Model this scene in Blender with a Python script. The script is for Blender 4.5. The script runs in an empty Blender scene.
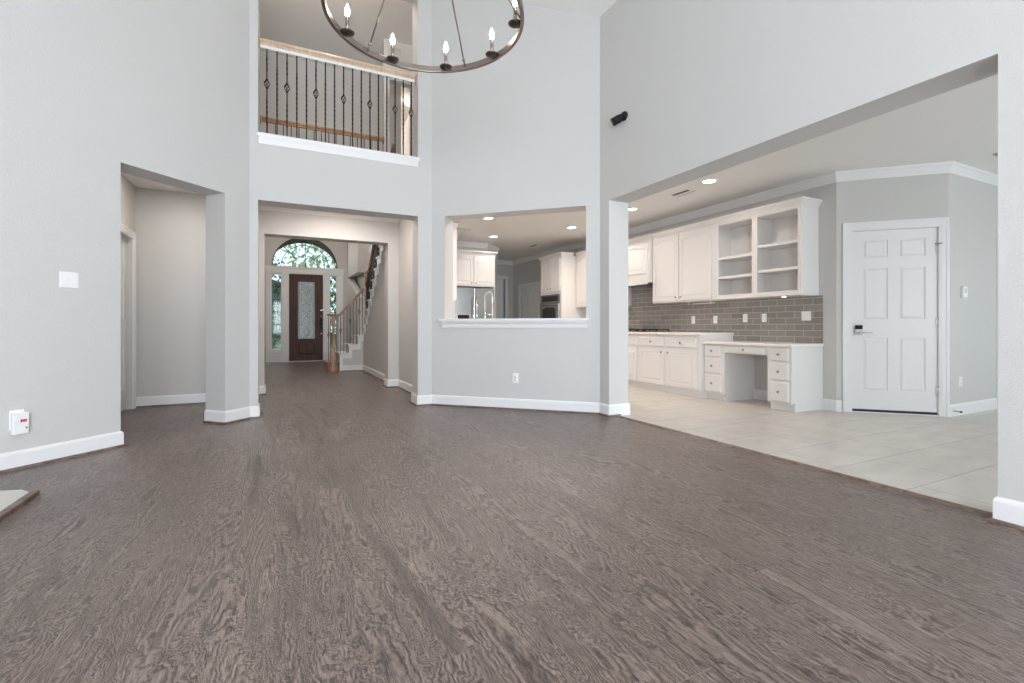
import bpy, bmesh, math, random
from mathutils import Vector, Matrix
random.seed(7)
C = bpy.context.scene.collection
S2 = math.sqrt(0.5)
PI = math.pi

# ------------------------------------------------------------------ camera
cam = bpy.data.cameras.new('camera'); camo = bpy.data.objects.new('camera', cam); C.objects.link(camo)
camo.location = (0, 0, 1.0)
camo.rotation_euler = (math.radians(90), 0, math.radians(-26.25))
cam.sensor_fit = 'HORIZONTAL'; cam.sensor_width = 36.0
cam.lens = 478.0 / 1024.0 * 36.0
cam.shift_y = -(341.5 - 326.0) / 1024.0
cam.clip_start = 0.05; cam.clip_end = 200
bpy.context.scene.camera = camo

# ------------------------------------------------------------------ world, exposure
W = bpy.data.worlds.new('sky'); bpy.context.scene.world = W; W.use_nodes = True
wn = W.node_tree.nodes; wl = W.node_tree.links
bg = wn['Background']
sky = wn.new('ShaderNodeTexSky'); sky.sky_type = 'HOSEK_WILKIE'; sky.turbidity = 6.0
sky.sun_direction = (0.4, -0.5, 0.75); sky.ground_albedo = 0.4
hz = wn.new('ShaderNodeHueSaturation'); hz.inputs['Saturation'].default_value = 0.35
wl.new(sky.outputs[0], hz.inputs['Color']); wl.new(hz.outputs[0], bg.inputs[0]); bg.inputs[1].default_value = 8.0
vs = bpy.context.scene.view_settings
vs.view_transform = 'Standard'; vs.look = 'None'; vs.gamma = 1.0; vs.use_curve_mapping = False
vs.exposure = 0.0
cy = bpy.context.scene.cycles
cy.use_denoising = True; cy.max_bounces = 10; cy.diffuse_bounces = 6; cy.glossy_bounces = 4
cy.transparent_max_bounces = 12; cy.sample_clamp_indirect = 6.0; cy.caustics_reflective = False; cy.caustics_refractive = False

def area(name, loc, direction, sx, sy, power, color, spread=None):
    l = bpy.data.lights.new(name, 'AREA'); l.shape = 'RECTANGLE'; l.size = sx; l.size_y = sy
    l.energy = power; l.color = color
    if spread: l.spread = math.radians(spread)
    o = bpy.data.objects.new(name, l); C.objects.link(o); o.location = loc
    o.rotation_euler = Vector(direction).to_track_quat('-Z', 'Y').to_euler()
    return o
COOL = (0.835, 0.905, 1.0); DAY = (1.0, 0.95, 0.87); WARM = (1.0, 0.87, 0.77)
# daylight entering through the windows of the wall behind the camera (lower row, upper row),
# the breakfast nook windows and the foyer glazing
for wx in (-1.15, 0.55, 2.25):
    area('window_daylight', (wx, -2.92, 1.50), (0, 1, 0), 1.4, 1.9, {-1.15: 242, 0.55: 140, 2.25: 48}[wx], COOL)
    area('window_daylight', (wx, -2.92, 3.70), (0, 1, 0), 1.4, 1.5, 9, DAY)
for wy in (-1.6, 0.6):
    area('nook_daylight', (9.42, wy, 1.45), (-1, 0, 0), 1.7, 1.7, 8, COOL)
area('nook_daylight', (5.3, -2.92, 1.45), (0, 1, 0), 3.0, 1.7, 106, COOL)
area('foyer_daylight', (0.75, 14.55, 3.05), (0, -1, -0.25), 1.5, 0.7, 12, DAY)

# ------------------------------------------------------------------ materials
def newmat(name):
    m = bpy.data.materials.new(name); m.use_nodes = True
    return m, m.node_tree.nodes, m.node_tree.links, m.node_tree.nodes['Principled BSDF']
def mat(name, col, rough=0.5, metal=0.0, bump=0.0, bscale=60.0, spec=0.5, var=0.0, vscale=3.0):
    m, n, l, b = newmat(name)
    b.inputs['Base Color'].default_value = (*col, 1); b.inputs['Roughness'].default_value = rough
    b.inputs['Metallic'].default_value = metal; b.inputs['Specular IOR Level'].default_value = spec
    tc = n.new('ShaderNodeTexCoord')
    if var > 0:
        nz = n.new('ShaderNodeTexNoise'); nz.inputs['Scale'].default_value = vscale; nz.inputs['Detail'].default_value = 3
        l.new(tc.outputs['Object'], nz.inputs['Vector'])
        mx = n.new('ShaderNodeMix'); mx.data_type = 'RGBA'
        mx.inputs[6].default_value = (*[c * (1 - var) for c in col], 1); mx.inputs[7].default_value = (*[min(1, c * (1 + var)) for c in col], 1)
        l.new(nz.outputs['Fac'], mx.inputs[0]); l.new(mx.outputs[2], b.inputs['Base Color'])
    if bump > 0:
        nz = n.new('ShaderNodeTexNoise'); nz.inputs['Scale'].default_value = bscale; nz.inputs['Detail'].default_value = 2
        l.new(tc.outputs['Object'], nz.inputs['Vector'])
        bp = n.new('ShaderNodeBump'); bp.inputs['Strength'].default_value = bump; bp.inputs['Distance'].default_value = 0.01
        l.new(nz.outputs['Fac'], bp.inputs['Height']); l.new(bp.outputs[0], b.inputs['Normal'])
    return m
def emis(name, col, strength):
    m, n, l, b = newmat(name)
    b.inputs['Base Color'].default_value = (*col, 1)
    b.inputs['Emission Color'].default_value = (*col, 1); b.inputs['Emission Strength'].default_value = strength
    return m
PAINT = mat('wall_paint', (0.612, 0.603, 0.588), 0.65, bump=0.25, bscale=110, spec=0.3)
CEIL = mat('ceiling_paint', (0.84, 0.83, 0.815), 0.8, bump=0.15, bscale=90, spec=0.2)
TRIM = mat('white_trim', (0.82, 0.82, 0.82), 0.38, spec=0.5)
CAB = mat('cabinet_white', (0.725, 0.705, 0.69), 0.38, spec=0.5)
COUNTER = mat('quartz_counter', (0.82, 0.79, 0.75), 0.25, var=0.05, vscale=18)
STEEL = mat('stainless_steel', (0.40, 0.40, 0.395), 0.22, 1.0, var=0.04, vscale=8)
NICKEL = mat('satin_nickel', (0.30, 0.28, 0.26), 0.35, 1.0)
CHROME = mat('chrome', (0.75, 0.75, 0.76), 0.15, 1.0)
BRONZE = mat('brushed_bronze', (0.27, 0.225, 0.20), 0.33, 0.85, var=0.15, vscale=20)
DBRONZE = mat('dark_bronze', (0.10, 0.075, 0.065), 0.4, 0.8)
IRON = mat('wrought_iron', (0.012, 0.010, 0.010), 0.5, 0.3)
IRONB = mat('wrought_iron_brown', (0.06, 0.048, 0.040), 0.45, 0.5)
BLACK = mat('black_plastic', (0.008, 0.008, 0.009), 0.6, spec=.3)
DARK = mat('gap_shade', (0.02, 0.025, 0.035), 0.7)  # flat dark colour standing in for shade in gaps
GLASSBLK = mat('oven_glass', (0.015, 0.013, 0.012), 0.08)
PLATE = mat('white_plastic', (0.86, 0.86, 0.86), 0.35)
RED = emis('red_readout', (0.9, 0.03, 0.10), 0.6)
CANDLE = emis('candle_bulb', (1.0, 0.90, 0.76), 30.0)
LEDM = emis('downlight_lens', (1.0, 0.93, 0.84), 7.0)

def wood(name, c1, c2, rough=0.4, scale=14.0, stretch=(1, 1, 0.12)):
    m, n, l, b = newmat(name)
    tc = n.new('ShaderNodeTexCoord'); mp = n.new('ShaderNodeMapping'); mp.inputs['Scale'].default_value = stretch
    nz = n.new('ShaderNodeTexNoise'); nz.inputs['Scale'].default_value = scale; nz.inputs['Detail'].default_value = 5; nz.inputs['Distortion'].default_value = 1.5
    cr = n.new('ShaderNodeValToRGB'); cr.color_ramp.elements[0].position = 0.35; cr.color_ramp.elements[1].position = 0.65
    cr.color_ramp.elements[0].color = (*c1, 1); cr.color_ramp.elements[1].color = (*c2, 1)
    l.new(tc.outputs['Object'], mp.inputs[0]); l.new(mp.outputs[0], nz.inputs[0]); l.new(nz.outputs['Fac'], cr.inputs[0])
    l.new(cr.outputs[0], b.inputs['Base Color']); b.inputs['Roughness'].default_value = rough
    return m
OAKRAIL = wood('golden_oak', (0.26, 0.13, 0.055), (0.42, 0.24, 0.12), 0.35)
LOFTRAIL = wood('light_oak', (0.58, 0.41, 0.28), (0.70, 0.53, 0.39), 0.4)
STARTOAK = wood('starter_oak', (0.33, 0.19, 0.11), (0.45, 0.28, 0.18), 0.4)
DOORWOOD = wood('mahogany', (0.024, 0.008, 0.005), (0.085, 0.026, 0.016), 0.5, 18)
SHOE = wood('dark_shoe_molding', (0.10, 0.06, 0.045), (0.21, 0.145, 0.115), 0.4, 9, (1, 1, 1))

def floor_wood():
    m, n, l, b = newmat('textured_plank_floor')
    tc = n.new('ShaderNodeTexCoord')
    sep = n.new('ShaderNodeSeparateXYZ'); l.new(tc.outputs['Object'], sep.inputs[0])
    def math_(op, a, bb=None):
        q = n.new('ShaderNodeMath'); q.operation = op
        for k, v in ((0, a), (1, bb)):
            if v is None: continue
            if isinstance(v, (int, float)): q.inputs[k].default_value = v
            else: l.new(v, q.inputs[k])
        return q.outputs[0]
    pw, pl = 0.19, 1.22
    row = math_('FLOOR', math_('DIVIDE', sep.outputs[0], pw))
    off = math_('MULTIPLY', row, 0.437)
    ypl = math_('ADD', math_('DIVIDE', sep.outputs[1], pl), off)
    idy = math_('FLOOR', ypl)
    pid = math_('ADD', math_('MULTIPLY', row, 7.13), math_('MULTIPLY', idy, 3.71))
    # grain: contour lines of a stretched noise field, another field in every plank
    cb = n.new('ShaderNodeCombineXYZ')
    wob = n.new('ShaderNodeTexNoise'); wob.inputs['Scale'].default_value = 26.0; wob.inputs['Detail'].default_value = 2
    l.new(tc.outputs['Object'], wob.inputs['Vector'])
    wv = math_('MULTIPLY', math_('SUBTRACT', wob.outputs['Fac'], 0.5), 0.16)
    l.new(math_('ADD', math_('MULTIPLY', sep.outputs[0], 4.8), wv), cb.inputs[0]); l.new(math_('ADD', math_('MULTIPLY', sep.outputs[1], 0.75), wv), cb.inputs[1]); l.new(pid, cb.inputs[2])
    nz = n.new('ShaderNodeTexNoise'); nz.inputs['Scale'].default_value = 1.0; nz.inputs['Detail'].default_value = 1.5
    nz.inputs['Roughness'].default_value = 0.45; nz.inputs['Distortion'].default_value = 0.6
    l.new(cb.outputs[0], nz.inputs['Vector'])
    nzp = n.new('ShaderNodeTexNoise'); nzp.inputs['Scale'].default_value = 1.0; nzp.inputs['Detail'].default_value = 2
    cbp = n.new('ShaderNodeCombineXYZ'); l.new(math_('MULTIPLY', sep.outputs[0], 45.0), cbp.inputs[0]); l.new(math_('MULTIPLY', sep.outputs[1], 7.0), cbp.inputs[1]); l.new(pid, cbp.inputs[2])
    l.new(cbp.outputs[0], nzp.inputs['Vector'])
    ph = math_('ADD', math_('MULTIPLY', nz.outputs['Fac'], 310.0), math_('MULTIPLY', nzp.outputs['Fac'], 6.0))
    g1 = math_('POWER', math_('MULTIPLY', math_('ADD', math_('SINE', ph), 1.0), 0.5), 0.6)
    # fine broken fibre
    cb2 = n.new('ShaderNodeCombineXYZ')
    l.new(math_('MULTIPLY', sep.outputs[0], 150.0), cb2.inputs[0]); l.new(math_('MULTIPLY', sep.outputs[1], 15.0), cb2.inputs[1]); l.new(pid, cb2.inputs[2])
    nz2 = n.new('ShaderNodeTexNoise'); nz2.inputs['Scale'].default_value = 1.0; nz2.inputs['Detail'].default_value = 3; nz2.inputs['Distortion'].default_value = 1.6
    l.new(cb2.outputs[0], nz2.inputs['Vector'])
    nz3 = n.new('ShaderNodeTexNoise'); nz3.inputs['Scale'].default_value = 2.2; nz3.inputs['Detail'].default_value = 3
    l.new(tc.outputs['Object'], nz3.inputs['Vector'])
    mrf = n.new('ShaderNodeMapRange'); mrf.inputs[1].default_value = 0.34; mrf.inputs[2].default_value = 0.66; l.new(nz2.outputs['Fac'], mrf.inputs[0])
    g = math_('ADD', math_('MULTIPLY', g1, 0.50), math_('MULTIPLY', mrf.outputs[0], 0.50))
    cr = n.new('ShaderNodeValToRGB'); e = cr.color_ramp.elements
    e[0].position = 0.16; e[0].color = (0.040, 0.026, 0.022, 1); e[1].position = 0.90; e[1].color = (0.272, 0.207, 0.176, 1)
    k = cr.color_ramp.elements.new(0.50); k.color = (0.128, 0.091, 0.076, 1)
    l.new(g, cr.inputs[0])
    wn_ = n.new('ShaderNodeTexWhiteNoise'); wn_.noise_dimensions = '1D'; l.new(pid, wn_.inputs['W'])
    tone = math_('ADD', math_('MULTIPLY', wn_.outputs['Value'], 0.16), math_('ADD', math_('MULTIPLY', nz3.outputs['Fac'], 0.30), 0.77))
    hs = n.new('ShaderNodeHueSaturation'); l.new(cr.outputs[0], hs.inputs['Color']); l.new(tone, hs.inputs['Value'])
    # plank ends and edges: thin pale marks
    fy = math_('FRACT', ypl); endm = math_('LESS_THAN', fy, 0.0022)
    fx = math_('FRACT', math_('DIVIDE', sep.outputs[0], pw)); edm = math_('MULTIPLY', math_('LESS_THAN', fx, 0.008), 0.35)
    mx = n.new('ShaderNodeMix'); mx.data_type = 'RGBA'; mx.inputs[7].default_value = (0.30, 0.245, 0.22, 1)
    l.new(math_('MULTIPLY', math_('MAXIMUM', endm, edm), 0.6), mx.inputs[0]); l.new(hs.outputs[0], mx.inputs[6])
    l.new(mx.outputs[2], b.inputs['Base Color'])
    b.inputs['Roughness'].default_value = 0.29; b.inputs['Specular IOR Level'].default_value = 0.75
    bp = n.new('ShaderNodeBump'); bp.inputs['Strength'].default_value = 0.9; bp.inputs['Distance'].default_value = 0.003
    l.new(g, bp.inputs['Height']); l.new(bp.outputs[0], b.inputs['Normal'])
    return m
FLOORW = floor_wood()

def brickmat(name, axes, bw, rh, c1, c2, mortar, msize, rough, off=(0, 0), bump=0.3, var=0.0):
    m, n, l, b = newmat(name)
    tc = n.new('ShaderNodeTexCoord'); sep = n.new('ShaderNodeSeparateXYZ'); l.new(tc.outputs['Object'], sep.inputs[0])
    cb = n.new('ShaderNodeCombineXYZ')
    for k in (0, 1):
        ad = n.new('ShaderNodeMath'); ad.operation = 'ADD'; ad.inputs[1].default_value = off[k]
        l.new(sep.outputs[axes[k]], ad.inputs[0]); l.new(ad.outputs[0], cb.inputs[k])
    br = n.new('ShaderNodeTexBrick'); br.inputs['Scale'].default_value = 1.0
    br.inputs['Brick Width'].default_value = bw; br.inputs['Row Height'].default_value = rh
    br.inputs['Mortar Size'].default_value = msize; br.inputs['Mortar Smooth'].default_value = 0.1; br.inputs['Bias'].default_value = 0.0
    br.inputs['Color1'].default_value = (*c1, 1); br.inputs['Color2'].default_value = (*c2, 1); br.inputs['Mortar'].default_value = (*mortar, 1)
    l.new(cb.outputs[0], br.inputs['Vector'])
    col = br.outputs['Color']
    if var:
        nz = n.new('ShaderNodeTexNoise'); nz.inputs['Scale'].default_value = 3.0; nz.inputs['Detail'].default_value = 6
        mp = n.new('ShaderNodeMapping'); mp.inputs['Scale'].default_value = (1, 2.2, 1)
        l.new(tc.outputs['Object'], mp.inputs[0]); l.new(mp.outputs[0], nz.inputs['Vector'])
        mr = n.new('ShaderNodeMapRange'); mr.inputs[3].default_value = 1 - var; mr.inputs[4].default_value = 1 + var
        l.new(nz.outputs['Fac'], mr.inputs[0])
        hs = n.new('ShaderNodeHueSaturation'); l.new(col, hs.inputs['Color']); l.new(mr.outputs[0], hs.inputs['Value']); col = hs.outputs[0]
    l.new(col, b.inputs['Base Color']); b.inputs['Roughness'].default_value = rough
    bp = n.new('ShaderNodeBump'); bp.inputs['Strength'].default_value = bump; bp.inputs['Distance'].default_value = 0.003; bp.invert = True
    l.new(br.outputs['Fac'], bp.inputs['Height']); l.new(bp.outputs[0], b.inputs['Normal'])
    return m
TILE = brickmat('beige_floor_tile', (0, 1), 0.93, 0.46, (0.55, 0.51, 0.46), (0.59, 0.55, 0.50), (0.30, 0.28, 0.26), 0.0035, 0.35, off=(0.12, -1.55 + 0.46 * 8), var=0.22)
SUBWAY = brickmat('grey_subway_tile', (1, 2), 0.235, 0.0795, (0.215, 0.198, 0.182), (0.285, 0.265, 0.245), (0.50, 0.48, 0.45), 0.0035, 0.16, off=(0.03, -0.785 + 0.0795 * 2))
BRICK = brickmat('porch_brick', (0, 2), 0.21, 0.075, (0.07, 0.04, 0.03), (0.13, 0.075, 0.055), (0.20, 0.17, 0.15), 0.010, 0.9)
HEARTH = brickmat('hearth_tile', (0, 1), 0.42, 0.42, (0.62, 0.60, 0.56), (0.66, 0.64, 0.60), (0.50, 0.48, 0.45), 0.004, 0.4, var=0.15)

def leafmat(name, c1, c2):
    m, n, l, b = newmat(name)
    tc = n.new('ShaderNodeTexCoord'); nz = n.new('ShaderNodeTexNoise'); nz.inputs['Scale'].default_value = 5; nz.inputs['Detail'].default_value = 8
    cr = n.new('ShaderNodeValToRGB'); cr.color_ramp.elements[0].position = .38; cr.color_ramp.elements[1].position = .62
    cr.color_ramp.elements[0].color = (*c1, 1); cr.color_ramp.elements[1].color = (*c2, 1)
    l.new(tc.outputs['Object'], nz.inputs[0]); l.new(nz.outputs['Fac'], cr.inputs[0]); l.new(cr.outputs[0], b.inputs['Base Color'])
    b.inputs['Roughness'].default_value = 0.6
    return m
LEAF = leafmat('pale_leaves', (0.30, 0.38, 0.22), (0.72, 0.78, 0.62))
LEAFD = leafmat('dark_leaves', (0.03, 0.07, 0.03), (0.16, 0.26, 0.14))
BARK = wood('bark', (0.08, 0.06, 0.045), (0.18, 0.13, 0.1), 0.9)
GRASS = leafmat('grass', (0.10, 0.16, 0.06), (0.22, 0.30, 0.13))
CONC = mat('concrete', (0.45, 0.44, 0.42), 0.8, var=0.1)

def glassmat(name, rough, tint, pattern=False):
    m, n, l, b = newmat(name)
    n.remove(b); out = n['Material Output']
    tr = n.new('ShaderNodeBsdfTransparent'); tr.inputs[0].default_value = (*tint, 1)
    gl = n.new('ShaderNodeBsdfGlossy'); gl.inputs['Roughness'].default_value = rough
    mx = n.new('ShaderNodeMixShader'); mx.inputs[0].default_value = 0.025
    l.new(tr.outputs[0], mx.inputs[1]); l.new(gl.outputs[0], mx.inputs[2]); last = mx
    if pattern:
        tc = n.new('ShaderNodeTexCoord'); nz = n.new('ShaderNodeTexNoise'); nz.inputs['Scale'].default_value = 13; nz.inputs['Detail'].default_value = 2; nz.inputs['Distortion'].default_value = 2.5
        cr = n.new('ShaderNodeValToRGB'); cr.color_ramp.elements[0].position = .32; cr.color_ramp.elements[1].position = .43
        cr.color_ramp.elements[0].color = (.30, .34, .35, 1); cr.color_ramp.elements[1].color = (.95, .98, .98, 1)
        l.new(tc.outputs['Object'], nz.inputs[0]); l.new(nz.outputs['Fac'], cr.inputs[0])
        tl = n.new('ShaderNodeBsdfDiffuse'); l.new(cr.outputs[0], tl.inputs[0])
        tl2 = n.new('ShaderNodeBsdfTranslucent'); l.new(cr.outputs[0], tl2.inputs[0])
        ms = n.new('ShaderNodeMixShader'); ms.inputs[0].default_value = 0.88
        l.new(tl.outputs[0], ms.inputs[1]); l.new(tl2.outputs[0], ms.inputs[2])
        m2 = n.new('ShaderNodeMixShader'); m2.inputs[0].default_value = .88; l.new(mx.outputs[0], m2.inputs[1]); l.new(ms.outputs[0], m2.inputs[2]); last = m2
    l.new(last.outputs[0], out.inputs[0])
    return m
GLASS = glassmat('clear_glass', 0.05, (0.80, 0.88, 0.86))
LEADGLASS = glassmat('leaded_glass', 0.1, (0.85, 0.9, 0.9), True)
LEAD = mat('lead_came', (0.06, 0.06, 0.06), 0.5, 0.6)

# ------------------------------------------------------------------ mesh helpers
class Fr:
    """local frame: a along u (horizontal), b up, c along n (outwards)"""
    def __init__(s, o, u, n): s.o = Vector(o); s.u = Vector(u).normalized(); s.n = Vector(n).normalized(); s.v = Vector((0, 0, 1))
    def p(s, a, b, c=0): return s.o + s.u * a + s.v * b + s.n * c
WORLD = Fr((0, 0, 0), (1, 0, 0), (0, 1, 0))
class MB:
    def __init__(s): s.bm = bmesh.new(); s.sm = False
    def hull(s, lo, hi):
        a = [s.bm.verts.new(p) for p in lo]; b = [s.bm.verts.new(p) for p in hi]; k = len(a)
        for i in range(k): s.bm.faces.new((a[i], a[(i + 1) % k], b[(i + 1) % k], b[i]))
        s.bm.faces.new(a[::-1]); s.bm.faces.new(b); return s
    def prism(s, F, pts, c0, c1, pts2=None):
        return s.hull([F.p(x, y, c0) for x, y in pts], [F.p(x, y, c1) for x, y in (pts2 or pts)])
    def box(s, F, a0, a1, b0, b1, c0, c1): return s.prism(F, [(a0, b0), (a1, b0), (a1, b1), (a0, b1)], c0, c1)
    def plan(s, pts, z0, z1):
        f0 = z0 if callable(z0) else (lambda x, y: z0); f1 = z1 if callable(z1) else (lambda x, y: z1)
        return s.hull([Vector((x, y, f0(x, y))) for x, y in pts], [Vector((x, y, f1(x, y))) for x, y in pts])
    def tube(s, pts, r, seg=8, cap=True, flat=None):
        pts = [Vector(p) for p in pts]; rr = r if isinstance(r, (list, tuple)) else [r] * len(pts)
        rings = []; up = Vector((0, 0, 1)); prev = None
        for i, p in enumerate(pts):
            t = (pts[min(i + 1, len(pts) - 1)] - pts[max(i - 1, 0)]).normalized()
            if prev is None: x = t.cross(up if abs(t.dot(up)) < 0.95 else Vector((1, 0, 0))).normalized()
            else: x = (prev - t * prev.dot(t)).normalized()
            prev = x; y = t.cross(x)
            rings.append([s.bm.verts.new(p + (x * math.cos(2 * PI * k / seg) + y * math.sin(2 * PI * k / seg)) * rr[i]) for k in range(seg)])
        for a, b in zip(rings, rings[1:]):
            for k in range(seg):
                f = s.bm.faces.new((a[k], a[(k + 1) % seg], b[(k + 1) % seg], b[k])); f.smooth = seg > 5
        if cap: s.bm.faces.new(rings[0][::-1]); s.bm.faces.new(rings[-1])
        return s
    def lathe(s, o, prof, axis=(0, 0, 1), seg=20):
        q = Vector(axis).normalized().to_track_quat('Z', 'Y'); o = Vector(o); rings = []
        for r, h in prof:
            rings.append([s.bm.verts.new(o + q @ Vector((r * math.cos(2 * PI * k / seg), r * math.sin(2 * PI * k / seg), h))) for k in range(seg)])
        for a, b in zip(rings, rings[1:]):
            for k in range(seg):
                f = s.bm.faces.new((a[k], a[(k + 1) % seg], b[(k + 1) % seg], b[k])); f.smooth = True
        s.bm.faces.new(rings[0][::-1]); s.bm.faces.new(rings[-1])
        return s
    def sweep(s, path, prof, side):
        n = len(path); P = [Vector(p).to_2d() for p in path]; rings = []
        N = []
        for i in range(n - 1):
            d = (P[i + 1] - P[i]).normalized(); N.append(Vector((-d.y, d.x)) * side)
        for i in range(n):
            if i == 0: m = N[0]
            elif i == n - 1: m = N[-1]
            else: m = (N[i - 1] + N[i]) / (1 + N[i - 1].dot(N[i]))
            rings.append([s.bm.verts.new((P[i].x + m.x * d, P[i].y + m.y * d, z)) for d, z in prof])
        k = len(prof)
        for a, b in zip(rings, rings[1:]):
            for j in range(k): s.bm.faces.new((a[j], a[(j + 1) % k], b[(j + 1) % k], b[j]))
        s.bm.faces.new(rings[0][::-1]); s.bm.faces.new(rings[-1])
        return s
def worldloc(o):
    v = Vector((0, 0, 0))
    while o is not None: v += o.location; o = o.parent
    return v
def obj(name, mb, m, parent=None, bevel=0.0, loc=None):
    bm = mb.bm
    off = worldloc(parent) if parent else Vector((0, 0, 0))
    if loc is not None: off = Vector(loc)
    bmesh.ops.recalc_face_normals(bm, faces=bm.faces)
    if off.length: bmesh.ops.translate(bm, vec=-off, verts=bm.verts)
    me = bpy.data.meshes.new(name); bm.to_mesh(me); bm.free()
    me.materials.append(m)
    o = bpy.data.objects.new(name, me); C.objects.link(o)
    if parent: o.parent = parent
    elif loc is not None: o.location = loc
    if bevel:
        md = o.modifiers.new('bevel', 'BEVEL'); md.width = bevel; md.segments = 2; md.limit_method = 'ANGLE'; md.angle_limit = math.radians(40)
    return o
def struct(name, mb, m, parent=None):
    o = obj(name, mb, m, parent)
    if not parent: o['kind'] = 'structure'
    return o
def tag(o, label, cat, group=None):
    o['label'] = label; o['category'] = cat
    if group: o['group'] = group
    return o
def thing(name, label, cat, loc, group=None):
    o = bpy.data.objects.new(name, None); C.objects.link(o); o.location = loc; o.empty_display_size = 0.1
    return tag(o, label, cat, group)
def copy_tree(o, parent=None, delta=None):
    c = o.copy(); C.objects.link(c); c.parent = parent
    if delta is not None: c.location = o.location + Vector(delta)
    for ch in list(o.children): copy_tree(ch, c)
    return c

# ------------------------------------------------------------------ room shell
XR = 3.30; YH = 5.89; SL = 6.15; SP = 7.70          # right wall x, hall wall y, left wall y-x, diagonal wall x+y
HD = 2.38                                            # height of the openings
def ctop(x, y): return min(5.60, 4.51 + 0.52 * max(0, 3.3 - x)) + 0.04
# floors
struct('floor', MB().plan([(-6, -3.3), (3.41, -3.3), (3.41, 4.33), (1.85, 5.95), (2.0, 14.9), (-6, 14.9)], -0.05, 0.0), FLOORW)
struct('floor', MB().plan([(3.41, -3.3), (9.7, -3.3), (9.7, 12.1), (2.72, 12.1), (2.72, 8.2), (1.93, 8.2), (1.85, 5.95), (3.41, 4.33)], -0.05, 0.0), TILE)
# wall with the wide kitchen opening
w = MB()
w.plan([(XR, -3.0), (XR + .27, -3.0), (XR + .27, 1.09), (XR, 1.09)], 0, ctop)
w.plan([(XR, 1.09), (XR + .27, 1.09), (XR + .27, 4.265), (XR, 4.265)], HD + .01, ctop)
w.plan([(XR, 4.265), (XR + .27, 4.265), (XR + .27, 4.518), (XR, 4.43)], 0, ctop)
struct('wall_right', w, PAINT)
# diagonal wall with the pass-through
D = Fr((XR, 4.43, 0), (-.7235, .6904, 0), (.6904, .7235, 0))     # a from the right corner, c into the kitchen
La = 2.1148
aL = 1.938; aR = .159
w = MB()
w.prism(D, [(0, 0), (aR, 0), (aR, 4.6), (0, 4.54)], 0, .25)
w.prism(D, [(aL, 0), (La, 0), (La, 5.33), (aL, 5.27)], 0, .25)
w.prism(D, [(aR, 0), (aL, 0), (aL, 1.06), (aR, 1.06)], 0, .25)
w.prism(D, [(aR, HD), (aL, HD), (aL, 5.27), (aR, 4.60)], 0, .25)
w.plan([(XR, 4.43), (XR + .27, 4.518), (3.4726, 4.611)], 0, 4.55)
w.plan([(1.77, 5.89), (1.9426, 6.0709), (1.849, 6.16)], 0, 5.2)
struct('wall_diagonal', w, PAINT)
# hall wall: hallway opening below, loft opening above
hl, hr = -0.178, 1.592
w = MB()
w.plan([(hr, YH), (1.77, YH), (1.849, YH + .27), (hr, YH + .27)], 0, ctop)
w.plan([(-.26, YH), (hl, YH), (hl, YH + .27), (-.372, YH + .27)], 0, ctop)
w.plan([(hl, YH), (hr, YH), (hr, YH + .27), (hl, YH + .27)], HD - .005, 3.04)
w.plan([(hl, YH), (hr, YH), (hr, YH + .27), (hl, YH + .27)], 5.2, ctop)
struct('wall_hall', w, PAINT)
# left wall, opening to the side hall
def LP(x, t=0.0): return (x - t * S2, x + SL + t * S2)
def lpiece(w, x0, x1, z0, z1): w.plan([LP(x0), LP(x1), LP(x1, .27), LP(x0, .27)], z0, z1)
w = MB()
lpiece(w, -2.2, -1.158, 0, ctop); lpiece(w, -1.158, -.468, 2.358, ctop); lpiece(w, -.468, -.26, 0, ctop)
w.plan([(-.26, 5.89), (-.372, 6.16), LP(-.26, .27)], 0, 5.6)
struct('wall_left', w, PAINT)
struct('wall_side', MB().plan([(-2.2, 3.95), (-2.2, -3.0), (-2.45, -3.0), (-2.45, 4.1)], 0, ctop), PAINT)
# back wall with two rows of windows (behind the camera)
w = MB(); B = Fr((0, -3.0, 0), (1, 0, 0), (0, -1, 0))
xs = [-2.45, -1.85, -.45, -.15, 1.25, 1.55, 2.95, 3.57]
for k in range(7):
    a0, a1 = xs[k], xs[k + 1]
    if k % 2 == 0: w.box(B, a0, a1, 0, 5.64, 0, .2)
    else:
        for z0, z1 in ((0, .55), (2.45, 2.95), (4.45, 5.64)): w.box(B, a0, a1, z0, z1, 0, .2)
struct('wall_back', w, PAINT)
for i, k in enumerate((1, 3, 5)):
    for j, (z0, z1) in enumerate(((.55, 2.45), (2.95, 4.45))):
        a0, a1 = xs[k], xs[k + 1]; f = MB()
        for q in ((a0, a0 + .06, z0, z1), (a1 - .06, a1, z0, z1), (a0 + .06, a1 - .06, z0, z0 + .06), (a0 + .06, a1 - .06, z1 - .06, z1), ((a0 + a1) / 2 - .02, (a0 + a1) / 2 + .02, z0 + .06, z1 - .06)):
            f.box(B, *q, .02, .10)
        wo = struct('window_%d' % (i * 2 + j + 1), f, TRIM)
        obj('pane', MB().box(B, a0 + .06, a1 - .06, z0 + .06, z1 - .06, .05, .056), GLASS, wo)
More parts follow.
